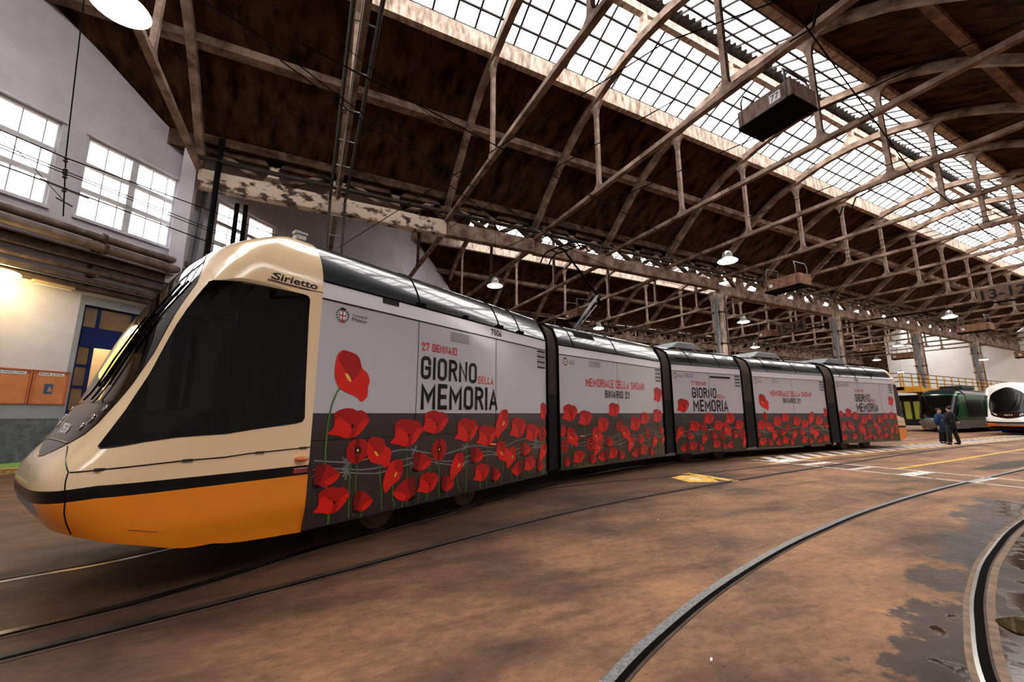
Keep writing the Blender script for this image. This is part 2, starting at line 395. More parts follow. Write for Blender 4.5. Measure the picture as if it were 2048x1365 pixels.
# lit office window at the very left, and the room behind the door
W = thing('window_4', 'small lit window glowing yellow beneath the pipes at the left edge', None, wp(-1.5, 3.3), kind='structure')
MB().prism(rect(-2.4, -.66, 3.3, 5.15), (WU, Vector((0, 0, 1)), WN), wp(0, 0, .05), .02).build('window_glass', emis('lit_office_glass', (1, .72, .25), 1.6), W)
f_ = MB()
for r_ in (rect(-2.4, -2.32, 3.3, 5.15), rect(-.74, -.66, 3.3, 5.15), rect(-2.4, -.66, 3.3, 3.38), rect(-2.4, -.66, 5.07, 5.15)):
    f_.prism(r_, (WU, Vector((0, 0, 1)), WN), wp(0, 0, -.01), .08)
f_.build('window_frame', M['frame'], W)
room = MB()
room.prism(rect(.9, 4.3, 0, 5.3), (WU, Vector((0, 0, 1)), WN), wp(0, 0, 2.6), .1)
for s_ in (.9, 4.3): room.prism([(0, 0), (2.3, 0), (2.3, 5.3), (0, 5.3)], (WN, Vector((0, 0, 1)), WU), wp(s_, 0, .33), .08)
room.prism([(.9, .33), (4.3, .33), (4.3, 2.7), (.9, 2.7)], (WU, WN, Vector((0, 0, 1))), wp(0, 5.2), .1)
room.prism([(.9, .0), (4.3, .0), (4.3, 2.7), (.9, 2.7)], (WU, WN, Vector((0, 0, 1))), wp(0, .05), .1)
room.build('wall_back_office', M['warmwall'], kind='structure')
ll = bpy.data.lights.new('office_ceiling_light', 'POINT'); ll.energy = 110; ll.color = (1, .78, .5); ll.shadow_soft_size = .2
lo_ = bpy.data.objects.new('office_ceiling_light', ll); COL.objects.link(lo_); lo_.location = wp(2.6, 4.6, 1.5)
D = thing('door_1', 'tall blue glazed door with transom lights beside the notice boards', None, wp(2.5, .15), kind='structure')
f_ = MB()
for r_ in (rect(1.12, 1.2, .15, 4.95), rect(3.8, 3.9, .15, 4.95), rect(1.12, 3.9, 3.58, 4.15), rect(1.12, 3.9, 4.85, 4.95), rect(1.12, 3.9, 4.15, 4.22),
           rect(1.52, 1.6, 4.2, 4.9), rect(2.45, 2.53, 4.2, 4.9), rect(1.48, 1.57, .15, 3.6), rect(1.15, 1.55, 2.95, 3.02), rect(1.15, 1.55, 2.28, 2.35), rect(1.15, 1.55, 1.45, 1.6), rect(1.15, 1.55, .15, .5),
           rect(2.95, 3.03, .15, 3.6), rect(2.95, 3.85, 2.28, 2.35), rect(2.95, 3.85, 1.4, 1.5)):
    f_.prism(r_, (WU, Vector((0, 0, 1)), WN), wp(0, 0, .08), .1)
f_.build('door_frame', M['blue'], D)
f_ = MB()
for r_ in (rect(1.2, 1.5, .5, 3.58), rect(1.2, 3.8, 4.2, 4.86), rect(3.03, 3.8, .3, 3.58)):
    f_.prism(r_, (WU, Vector((0, 0, 1)), WN), wp(0, 0, .12), .012)
f_.build('door_pane', M['pane'], D)
for z, s0 in ((3.1, 1.75), (2.42, 1.8)):
    sh = thing('wall_shelf', ['lower wooden shelf carrying a small machine seen through the blue doorway', 'upper wooden shelf carrying a brown radio seen through the blue doorway'][z > 3], 'shelf', wp(s0 + .3, z, 2.45))
    MB().prism(rect(s0, s0 + .75, z, z + .04), (WU, Vector((0, 0, 1)), WN), wp(0, 0, 2.3), .3).build('shelf_board', M['wood_frame'], sh)
    MB().prism(rect(s0 + .1, s0 + .14, z - .18, z), (WU, Vector((0, 0, 1)), WN), wp(0, 0, 2.4), .2).build('shelf_bracket', M['iron'], sh)
rd = thing('radio', 'brown wooden radio on the upper shelf in the lit office', 'radio', wp(2.12, 3.14, 2.45))
MB().prism(rect(1.88, 2.38, 3.142, 3.36), (WU, Vector((0, 0, 1)), WN), wp(0, 0, 2.36), .18).build('radio_case', M['crate'], rd)
MB().prism(rect(1.93, 2.2, 3.2, 3.3), (WU, Vector((0, 0, 1)), WN), wp(0, 0, 2.35), .01).build('speaker_grille', M['iron'], rd)
rd = thing('bench_machine', 'dark bench machine with a lever on the lower shelf in the office', 'machine', wp(2.1, 2.46, 2.45))
MB().prism(rect(1.95, 2.4, 2.462, 2.66), (WU, Vector((0, 0, 1)), WN), wp(0, 0, 2.36), .18).build('machine_body', M['iron'], rd)
MB().tube([wp(2.1, 2.66, 2.45), wp(2.12, 2.8, 2.45), wp(2.17, 2.82, 2.45)], .015).build('lever', M['steel'], rd)
# notice boards
def board(a, b_, head, lab, poster=False):
    B = thing('notice_board', lab, 'notice board', wp((a + b_) / 2, 1.75, -.03)); ax = (WU, Vector((0, 0, 1)), -WN)
    MB().prism(rect(a + .02, b_ - .02, 1.78, 2.71), ax, wp(0, 0, -.003), .02).build('backing', M['wood'], B)
    f_ = MB()
    for r_ in (rect(a, a + .045, 1.75, 2.74), rect(b_ - .045, b_, 1.75, 2.74), rect(a, b_, 1.75, 1.79), rect(a, b_, 2.70, 2.74)): f_.prism(r_, ax, wp(0, 0, -.003), .05)
    f_.build('board_frame', M['wood_frame'], B)
    MB().prism(rect(a + .12, b_ - .12, 2.59, 2.68), ax, wp(0, 0, -.026), .006).build('header_strip', M['white'], B)
    tx = MB(); text_on(tx, head, lambda x, y: wp(a + .14 + x * (b_ - a - .28), 2.605 + y * .055, -.0335)); tx.build('header_lettering', M['ink'], B, fixn=False)
    return B
# lettering -------------------------------------------------------
_TX = {}
def text_mesh(s_, bold=.012, space=1.0, shear=0):
    k = (s_, bold, space, shear)
    if k in _TX: return _TX[k]
    cu = bpy.data.curves.new('t', 'FONT'); cu.body = s_; cu.offset = bold; cu.space_character = space; cu.shear = shear; cu.resolution_u = 3
    o = bpy.data.objects.new('t', cu); COL.objects.link(o); bpy.context.view_layer.update()
    me = bpy.data.meshes.new_from_object(o.evaluated_get(bpy.context.evaluated_depsgraph_get()))
    v = [(p.co.x, p.co.y) for p in me.vertices]; f = [tuple(p.vertices) for p in me.polygons]
    bpy.data.objects.remove(o); bpy.data.curves.remove(cu); bpy.data.meshes.remove(me)
    x0 = min(p[0] for p in v); x1 = max(p[0] for p in v); y0 = min(p[1] for p in v); y1 = max(p[1] for p in v)
    v = [((p[0] - x0) / (x1 - x0), (p[1] - y0) / (y1 - y0)) for p in v]
    _TX[k] = (v, f); return _TX[k]
def text_on(mb, s_, fn, mi=0, **kw):
    v, f = text_mesh(s_, **kw); mb.add([fn(x, y) for x, y in v], f, mi)
board(-.62, .25, 'RSA FAISA CISAL', 'orange notice board left of its twin, headed RSA FAISA CISAL')
board(.27, 1.06, 'RSA UGL', 'orange notice board beside the blue door, headed RSA UGL')
ps = thing('poster', 'small dark blue poster with a portrait pinned on the right notice board', 'poster', wp(.66, 1.98, -.03))
MB().prism(rect(.55, .73, 2.06, 2.35), (WU, Vector((0, 0, 1)), -WN), wp(0, 0, -.026), .004).build('poster_sheet', mat('poster_blue', (.02, .06, .12), rough=.5), ps)
MB().prism([(.63, 2.12), (.70, 2.12), (.715, 2.2), (.68, 2.24), (.685, 2.28), (.66, 2.29), (.645, 2.25), (.63, 2.2)], (WU, Vector((0, 0, 1)), -WN), wp(0, 0, -.031), .001).build('portrait', mat('poster_figure', (.35, .2, .14), rough=.5), ps)
MB().prism(rect(-.62, -.42, 2.1, 2.42), (WU, Vector((0, 0, 1)), -WN), wp(0, 0, -.027), .01).build('paper_sheet', M['white'], label='white paper sheet pinned at the left edge of the left notice board', category='paper')
# services on the wall: two lagged pipes, beams, tray
def wpipe(z, r, out_, m_, lab, nm='wall_pipe'):
    t_ = thing(nm, lab, 'pipe', wp(0, z, -out_))
    MB().tube([wp(s_, z, -out_) for s_ in (-12, -4, 1.25, 6, 16)], r, 14).build('pipe_run', m_, t_, smooth=True)
    for s_ in (-4, 1.1, 6.5, 12): MB().tube([wp(s_ - .05, z, -out_), wp(s_ + .05, z, -out_)], r * 1.28, 14).build('pipe_collar', M['rust'], t_)
wpipe(7.05, .13, .4, M['pipe'], 'upper brown lagged pipe running along the white wall below the windows')
wpipe(6.70, .15, .5, M['pipe'], 'thick brown lagged pipe just under the upper pipe on the white wall')
wpipe(5.86, .09, .42, M['rust'], 'thin dark pipe running below the steel channel beam on the white wall')
b_ = thing('channel_beam', 'dark steel channel beam running along the white wall under the lagged pipes', 'beam', wp(0, 6.3, -.4))
MB().prism(rect(-12, 16, 6.12, 6.48), (WU, Vector((0, 0, 1)), -WN), wp(0, 0, -.3), .02).prism(rect(-12, 16, 6.12, 6.15), (WU, Vector((0, 0, 1)), -WN), wp(0, 0, -.3), .22).prism(rect(-12, 16, 6.45, 6.48), (WU, Vector((0, 0, 1)), -WN), wp(0, 0, -.3), .22).build('beam_section', M['rust'], b_)
b_ = thing('cable_tray', 'dark cable tray at the top of the lit lower wall, above the notice boards', 'cable tray', wp(0, 5.45, -.4))
MB().prism(rect(-12, 16, 5.5, 5.64), (WU, Vector((0, 0, 1)), -WN), wp(0, 0, -.15), .35).prism(rect(-12, 16, 5.3, 5.42), (WU, Vector((0, 0, 1)), -WN), wp(0, 0, -.06), .3).build('tray', M['rust'], b_)
MB().tube([wp(-12, 5.47, -.45), wp(16, 5.47, -.45)], .025).build('conduit', M['steel'], b_)
for i, s_ in enumerate((-4.1, 1.0, 6.4, 11.9)):
    b_ = thing('pipe_bracket', 'rusty bracket holding the wall pipes, %s from the left picture edge' % ORD[i], 'bracket', wp(s_, 6, -.3), group='pipe brackets on the white wall')
    MB().prism([(0, 5.4), (.06, 5.4), (.06, 7.1), (0, 7.1)], (WU, Vector((0, 0, 1)), -WN), wp(s_, 0, 0), .12).build('bracket_post', M['rust'], b_)
    for z in (6.86, 6.5, 5.72): MB().prism([(0, z), (.06, z), (.06, z + .05), (0, z + .05)], (WU, Vector((0, 0, 1)), -WN), wp(s_, 0, 0), .62).build('bracket_arm', M['rust'], b_)
t_ = thing('tube_light_fitting', 'unlit cream tube light fitting fixed under the cable tray left of the door', 'light', wp(.3, 5.32, -.25))
MB().prism(rect(-.2, .7, 5.22, 5.3), (WU, Vector((0, 0, 1)), -WN), wp(0, 0, -.12), .16).build('light_housing', mat('cream_housing', (.45, .33, .17), rough=.5), t_)
MB().tube([wp(-.15, 5.2, -.2), wp(.65, 5.2, -.2)], .02).build('light_tube', M['white'], t_)
t_ = thing('wall_lamp', 'bright oval wall lamp shining yellow over the lit window at the left edge', 'lamp', wp(-.95, 5.25, -.5))
MB().ball(wp(-.95, 5.22, -.45), (.42, .42, .09), 10).build('lamp_diffuser', emis('wall_lamp_glow', (1, .8, .35), 12), t_, smooth=True)
MB().prism(rect(-1.0, -.9, 5.2, 5.3), (WU, Vector((0, 0, 1)), -WN), wp(0, 0, 0), .3).build('lamp_arm', M['iron'], t_)
ll = bpy.data.lights.new('wall_lamp_light', 'POINT'); ll.energy = 75; ll.color = (1, .75, .36); ll.shadow_soft_size = .3
lo_ = bpy.data.objects.new('wall_lamp_light', ll); COL.objects.link(lo_); lo_.location = wp(-.8, 5.0, -.75)

# ================================================================ roof
AX3 = (Vector((0, 1, 0)), Vector((0, 0, 1)), Vector((1, 0, 0)))
ceil_n = 0
NAVE = ['rightmost', 'near', 'second', 'third', 'fourth']
win_n = 4
XS = [-99, -99, 10.5, 30.4, 50.3]
ZO = [0, 0, -.45, -.5, -.5]
for j, y0 in enumerate(YV[:-1]):
    for side in (0, 1):
        pr = ROOFP[:5] if side == 0 else ROOFP[8:]
        vs = []; fs = []
        for (yy, z) in pr:
            Y = y0 + yy; z += ZO[j]; vs += [(wallx(Y) - .35, Y, z), (XEND, Y, z)]
        for i in range(len(pr) - 1): fs.append((2 * i, 2 * i + 1, 2 * i + 3, 2 * i + 2))
        o = MB().add(vs, fs).build('ceiling' if ceil_n == 0 else 'ceiling.%03d' % ceil_n, M['roof'], kind='structure', fixn=False); ceil_n += 1
        md = o.modifiers.new('thickness', 'SOLIDIFY'); md.thickness = .12; md.offset = -1 if o.data.polygons[0].normal.z < 0 else 1
        # beams that carry the slope
        for (yy, zb, zt, w_, nm, lab, mt) in ((5.78, 15.2, 15.96, .26, 'skylight_edge_beam', 'long pale stained concrete beam along the %s edge of the skylight in the %s nave', 'concrete_pale'),
                                              (2.9, 14.0, 14.25, .3, 'roof_purlin', 'long brown concrete purlin midway up the %s roof slope of the %s nave', 'concrete')):
            if side: yy = 17.5 - yy
            Y = y0 + yy; x0 = wallx(Y) - .1; zb += ZO[j]; zt += ZO[j]
            if nm == 'roof_purlin':
                mb = MB().prism([(-.16, 14.0), (.16, 14.0), (.24, 14.35), (-.24, 14.35)] if 0 else [(-.15, 13.9), (.15, 13.98), (.2, 14.32), (-.2, 14.1)] if side == 0 else [(-.15, 13.98), (.15, 13.9), (.2, 14.1), (-.2, 14.32)], AX3, (x0, Y, ZO[j]), XEND - x0)
            else:
                mb = MB().box(((x0 + XEND) / 2, Y, (zb + zt) / 2), (XEND - x0, w_, zt - zb))
            tag(mb.build(nm, M[mt]), lab % (['right', 'left'][side == 1] if 0 else ['lower', 'upper'][0] if 0 else ['camera-side', 'wall-side'][side], NAVE[j]), 'beam')
    # skylight
    win_n += 1
    Wn = thing('window_%d' % win_n, 'long pitched skylight of dark bars over the %s nave' % NAVE[j], None, (30, y0 + 8.75, 16), kind='structure')
    zr, ze = 17.22 + ZO[j], 15.98 + ZO[j]; g_ = MB()
    for sd in (-1, 1):
        ya, yb = y0 + 8.75 + sd * 2.98, y0 + 8.75 + sd * .12
        g_.add([(max(wallx(ya), XS[j]), ya, ze), (XEND, ya, ze), (XEND, yb, zr), (max(wallx(yb), XS[j]), yb, zr)], [(0, 1, 2, 3)])
        if XS[j] > -90:
            MB().prism([(wallx(ya) - .3, ya), (XS[j], ya), (XS[j], yb), (wallx(yb) - .3, yb)], (Vector((1, 0, 0)), Vector((0, 1, (zr - ze) / (yb - ya))), Vector((0, 0, 1))), (0, 0, ze - ya * (zr - ze) / (yb - ya)), .1).build('ceiling', M['roof'], kind='structure')
    g_.build('skylight_glass', M['sky_glass'], Wn, fixn=False)
    g_ = MB()
    step = 4.97 / 6; x = -4.42 - step * 24
    while x < XEND:
        for sd in (-1, 1):
            ya, yb = y0 + 8.75 + sd * 2.98, y0 + 8.75 + sd * .12
            if x > max(wallx(min(ya, yb)), XS[j]): 
                g_.bar((x, ya, ze + .02), (x, yb, zr + .02), .075, .06)
        x += step
    for sd in (-1, 1):
        for t in (.03, .25, .5, .75):
            Y = y0 + 8.75 + sd * (2.98 * (1 - t) + .12 * t); z = ze + (zr - ze) * t
            g_.bar((max(wallx(Y), XS[j]), Y, z), (XEND, Y, z), .08, .06)
    g_.build('glazing_bars', M['bars'], Wn)
    # ridge beam with its corrugated cap
    Y = y0 + 8.75; x0 = wallx(Y) - .1
    tag(MB().box(((x0 + XEND) / 2, Y, 16.78 + ZO[j]), (XEND - x0, .24, .36)).build('ridge_beam', M['concrete_pale']), 'pale concrete ridge beam on short posts down the middle of the %s nave skylight' % NAVE[j], 'beam')
    vs = []; fs = []; n = int((XEND - x0) / .09)
    for i in range(n):
        x = x0 + i * .09; dz = .035 * (1 if i % 4 < 2 else -1); zo_ = ZO[j]
        for yy, z in ((-.42, 17.2), (0, 17.4), (.42, 17.2)): vs.append((x, Y + yy * (1 + dz * 3), z + dz + zo_))
    for i in range(n - 1):
        for k in (0, 1): fs.append((3 * i + k, 3 * i + 3 + k, 3 * i + 4 + k, 3 * i + 1 + k))
    o = tag(MB().add(vs, fs).build('ridge_cap', M['iron'], fixn=False), 'dark corrugated sheet capping the ridge of the %s nave skylight' % NAVE[j], 'roof sheet')
    md = o.modifiers.new('thickness', 'SOLIDIFY'); md.thickness = .01

# ================================================================ trusses
def clipseg(a, b_, ymax):
    if a[0] > b_[0]: a, b_ = b_, a
    if a[0] >= ymax: return None
    if b_[0] > ymax:
        t = (ymax - a[0]) / (b_[0] - a[0]); b_ = (ymax, a[1] + (b_[1] - a[1]) * t)
    return a, b_
RIB = [(0, 11.0), (.12, 11.45), (.9, 12.1), (1.75, 12.85), (2.6, 13.55), (3.5, 14.2), (4.6, 14.8), (5.75, 15.2), (6.6, 15.42), (7.6, 15.62), (8.75, 15.7)]
RIB = RIB + [(17.5 - a, b_) for a, b_ in RIB[-2::-1]]
def make_truss(X, y0, lab, grp, ymax=99):
    T = thing('roof_truss', lab, 'roof truss', (X, y0, 10.7), group=grp)
    m_ = M['concrete']; wd = .26; r_ = MB()
    # arch rib: one swept box with a constant depth
    top = []; bot = []
    pts = [p for p in RIB if p[0] <= ymax]
    for i, p in enumerate(pts):
        a = RIB[max(0, i - 1)]; b_ = RIB[min(len(RIB) - 1, i + 1)]; d = Vector((b_[0] - a[0], b_[1] - a[1])).normalized(); n = Vector((-d.y, d.x))
        h_ = .155
        top.append((p[0] + n.x * h_, p[1] + n.y * h_)); bot.append((p[0] - n.x * h_, p[1] - n.y * h_))
    if len(pts) > 1:
        vs = []; fs = []
        for (a, b_) in zip(bot, top):
            for dx in (-wd / 2, wd / 2): vs += [(X + dx, y0 + a[0], a[1]), (X + dx, y0 + b_[0], b_[1])]
        n = len(pts)
        for i in range(n - 1):
            q = 4 * i
            fs += [(q, q + 1, q + 5, q + 4), (q + 2, q + 6, q + 7, q + 3), (q, q + 4, q + 6, q + 2), (q + 1, q + 3, q + 7, q + 5)]
        fs += [(0, 2, 3, 1), (4 * n - 4, 4 * n - 3, 4 * n - 1, 4 * n - 2)]
        r_.add(vs, fs).build('arch_rib', m_, T)
    c_ = clipseg((0, 10.85), (17.5, 10.85), ymax)
    if c_: MB().box((X, y0 + (c_[0][0] + c_[1][0]) / 2, 10.87), (.2, c_[1][0] - c_[0][0], .17)).build('tie_beam', m_, T)
    for yy in (5.75, 11.75):
        if yy > ymax - .3: continue
        h_ = MB(); t_ = .085
        prof = [(-.36, 10.93), (-.12, 11.12), (-t_, 11.35), (-t_, 14.35), (-.15, 14.65), (-.42, 14.9), (.42, 15.05), (.17, 14.65), (t_, 14.35), (t_, 11.35), (.12, 11.12), (.36, 10.93)]
        h_.prism(prof, AX3, (X - .075, y0 + yy, 0), .15).build('hanger', m_, T)
    if ymax > 9:
        MB().box((X, y0 + 8.75, 16.22), (.18, .26, .8)).build('ridge_post', M['concrete_pale'], T)
        MB().prism([(-.12, 15.85), (-.62, 15.72), (-.12, 16.35)], AX3, (X - .06, y0 + 8.75, 0), .12).prism([(.12, 15.85), (.62, 15.72), (.12, 16.35)], AX3, (X - .06, y0 + 8.75, 0), .12).build('gusset', M['concrete_pale'], T)
    return T
proto = None
for j, y0 in enumerate(YV[:-1]):
    cnt = 0
    for X in TX[1:-1]:
        if j == 0 and (X < -10 or X > 32): continue
        ymax = X + 23.83 - y0 - .1
        if ymax < 1.2: continue
        lab = 'concrete arched tie truss, %s from the white wall in the %s nave' % (ORD[cnt], NAVE[j]); cnt += 1
        grp = 'arched roof trusses of the %s nave' % NAVE[j]
        if ymax >= 17.4 and proto is not None:
            t_ = copy_tree(proto); t_.location = (X, y0, 10.7 + ZO[j]); t_['label'] = lab; t_['group'] = grp
        else:
            t_ = make_truss(X, y0, lab, grp, min(ymax, 17.5))
            t_.location.z += ZO[j]
            if ymax >= 17.4: proto = t_; remember(t_)

# ================================================================ columns and valley girders
def make_column(X, Y, lab, z=9.75):
    C_ = thing('concrete_column', lab, 'column', (X, Y, 0), group='columns along the valleys')
    s_ = .34
    MB().prism([(-s_, -s_ + .08), (-s_ + .08, -s_), (s_ - .08, -s_), (s_, -s_ + .08), (s_, s_ - .08), (s_ - .08, s_), (-s_ + .08, s_), (-s_, s_ - .08)], (Vector((1, 0, 0)), Vector((0, 1, 0)), Vector((0, 0, 1))), (X, Y, 0), z).build('shaft', M['concrete_pale'], C_)
    MB().prism([(-.34, 8.9), (-.8, 9.78), (.8, 9.78), (.34, 8.9)], (Vector((1, 0, 0)), Vector((0, 0, 1)), Vector((0, 1, 0))), (X, Y - .2, 0), .4).build('haunch', M['concrete_pale'], C_)
    MB().tube([(X - .48, Y - .1, 0), (X - .48, Y - .1, 9.7)], .13, 12).build('downpipe', M['zinc'], C_, smooth=True)
    q = MB().bar((X + .05, Y - .42, 1), (X + .05, Y - .42, 9.6), .05, .05)
    for i in range(24): q.bar((X - .07, Y - .42, 1.2 + i * .35), (X + .17, Y - .42, 1.2 + i * .35), .03, .03)
    q.build('climbing_rungs', M['iron'], C_)
    q = MB()
    for z_ in (3.4, 6.2, 8.4): q.box((X - .03, Y, z_), (.95, .78, .06))
    q.build('band_clamp', M['iron'], C_)
    return C_
VN = {18.5: 'near', 36.0: 'second', 53.5: 'third'}
c0 = None
for Y in (18.5, 36.0, 53.5):
    n = 0
    for k in (0, 3, 6, 9, 12, 15):
        X = -4.42 + 4.97 * k
        if X < wallx(Y) + .5 or (Y == 18.5 and k == 3): continue
        lab = 'weathered concrete column with drainpipe and rungs, %s along the %s valley' % (ORD[n], VN[Y]); n += 1
        if k == 0: continue
        if c0 is None: c0 = make_column(X, Y, lab); remember(c0)
        else:
            c_ = copy_tree(c0); c_.location = (X, Y, 0); c_['label'] = lab
def make_girder(X0, Y, nb, lab, white):
    G = thing('valley_girder', lab, 'girder', (X0, Y, 9.75), group='concrete girders under the roof valleys')
    X1 = X0 + 4.97 * nb; mt = M['concrete_flaking'] if white else M['concrete']
    zt = 10.85 if white else (10.75 if X0 < 11 else 10.4); zb = 10.1 if white else (10.05 if X0 < 11 else 9.7)
    if white:
        xm = X0 + 9.94
        MB().box(((X0 + xm) / 2, Y, (zt + zb) / 2), (xm - X0, .42, zt - zb)).build('lower_chord', mt, G, bevel=.05, label='flaking cream painted chord')
        MB().box(((xm + X1) / 2, Y, (zt + zb) / 2), (X1 - xm, .42, zt - zb)).build('lower_chord', M['concrete'], G, bevel=.05)
    else: MB().box(((X0 + X1) / 2, Y, (zt + zb) / 2), (X1 - X0, .42, zt - zb)).build('lower_chord', mt, G, bevel=.05)
    MB().box(((X0 + X1) / 2, Y, 12.05), (X1 - X0, .75, .36)).build('gutter_chord', M['concrete_dark'], G)
    for b_ in range(nb):
        x = X0 + 4.97 * b_
        hA = [(-.22, 12), (-.5, 11.9), (-.2, 11.5), (-.17, 11.3), (-.5, zt), (.5, zt), (.17, 11.3), (.2, 11.5), (.5, 11.9), (.22, 12)]
        for xx, sc_ in ((x + 2.48, .75), (x + 4.97, 1.1)):
            if xx > X1 - .3 and b_ == nb - 1 and not white: sc_ = 1.3
            MB().prism([(p[0] * sc_, p[1]) for p in hA], (Vector((1, 0, 0)), Vector((0, 0, 1)), Vector((0, 1, 0))), (xx, Y - .15, 0), .3).build('web_post', mt if (white and b_ == 0) else M['concrete'], G)
        MB().bar((x + .25, Y, 11.9), (x + 2.1, Y, zt + .02), .22, .2).build('web_diagonal', M['concrete'], G)
        MB().bar((x + 4.7, Y, 11.9), (x + 2.9, Y, zt + .02), .22, .2).build('web_diagonal', M['concrete'], G)
    MB().tube([(X0, Y - .45, 11.15), (X1, Y - .45, 11.15)], .1, 10).build('valley_pipe', M['iron'], G, smooth=True)
    return G
make_girder(-4.42, 18.5, 3, 'deep flaking cream painted girder beginning at the white wall above the cab', True)
gp = None
for Y in (18.5, 36.0, 53.5):
    n = 1
    for k in (3, 6, 9, 12, 15):
        X = -4.42 + 4.97 * k
        if X + 14 < wallx(Y) + .5: continue
        if X < wallx(Y) - .5: X = X  # partly behind the wall
        lab = 'brown concrete lattice girder under the %s valley, %s bay past the white wall' % (VN[Y], ORD[n]); n += 1
        if X < wallx(Y): continue
        if Y == 18.5 and k == 3: make_girder(X, Y, 3, lab, False)
        elif gp is None: gp = make_girder(X, Y, 3, lab, False); remember(gp)
        else:
            g2 = copy_tree(gp); g2.location = (X, Y, 9.75); g2['label'] = lab
# far and side walls
mb = MB()
vs = []; 
prof = []
for j in range(5):
    for p in ROOFP: prof.append((YV[0] + 17.5 * j + p[0], p[1]))
full = prof
for part_, mname in ((0, 'wall_far'), (1, 'concrete_dark')):
  prof = [p for p in full if (p[0] <= 32.5) == (part_ == 0)]
  if part_: prof = [(32.5, 15)] + prof
  else: prof = prof + [(32.5, 15)]
  mb = MB(); n = len(prof)
  mb.add([(XEND + .05, y, 0) for y, z in prof] + [(XEND + .05, y, z) for y, z in prof], [(i, i + 1, n + i + 1, n + i) for i in range(n - 1)])
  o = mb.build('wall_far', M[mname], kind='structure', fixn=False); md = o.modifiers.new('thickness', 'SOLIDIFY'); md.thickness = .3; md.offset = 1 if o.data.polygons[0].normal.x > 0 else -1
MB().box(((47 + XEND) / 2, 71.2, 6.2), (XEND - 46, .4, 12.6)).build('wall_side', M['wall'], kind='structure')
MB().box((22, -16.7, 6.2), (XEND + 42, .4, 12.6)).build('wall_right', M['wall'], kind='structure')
for i_, Y in enumerate((18.5, 36.0, 53.5)):
    MB().box(((wallx(Y) - .6 + XEND) / 2, Y, 11.97), (XEND - wallx(Y) + .6, .3, .75)).build('trim_%d' % (4 + i_), M['concrete_dark'], kind='structure')
# ================================================================ tram
Z3 = Vector((0, 0, 1))
def lerp(x, xs, ys):
    if x <= xs[0]: return ys[0]
    for i in range(1, len(xs)):
        if x <= xs[i]: return ys[i - 1] + (ys[i] - ys[i - 1]) * (x - xs[i - 1]) / (xs[i] - xs[i - 1])
    return ys[-1]
def lerp_fast(x, T_, Y_):
    k = (x - T_[0]) / (T_[1] - T_[0]); k = min(max(k, 0), len(T_) - 1.0001); i = int(k); return Y_[i] + (Y_[i + 1] - Y_[i]) * (k - i)
def smooth_tab(xs, ys):
    # monotone cubic through the table
    n = len(xs); d = [(ys[i + 1] - ys[i]) / (xs[i + 1] - xs[i]) for i in range(n - 1)]
    m_ = [d[0]] + [0 if d[i - 1] * d[i] <= 0 else 2 * d[i - 1] * d[i] / (d[i - 1] + d[i]) for i in range(1, n - 1)] + [d[-1]]
    def f(x):
        if x <= xs[0]: return ys[0]
        if x >= xs[-1]: return ys[-1]
        for i in range(n - 1):
            if x <= xs[i + 1]: break
        h = xs[i + 1] - xs[i]; t = (x - xs[i]) / h
        return (2 * t**3 - 3 * t * t + 1) * ys[i] + (t**3 - 2 * t * t + t) * h * m_[i] + (-2 * t**3 + 3 * t * t) * ys[i + 1] + (t**3 - t * t) * h * m_[i + 1]
    return f
ROOFV = [0, .01, .07, .19, .293, .51, .764, 1.0, 1.2]; ROOFZ = [2.8, 3.0, 3.2, 3.4, 3.5, 3.6, 3.66, 3.7, 3.705]
SGN = -1
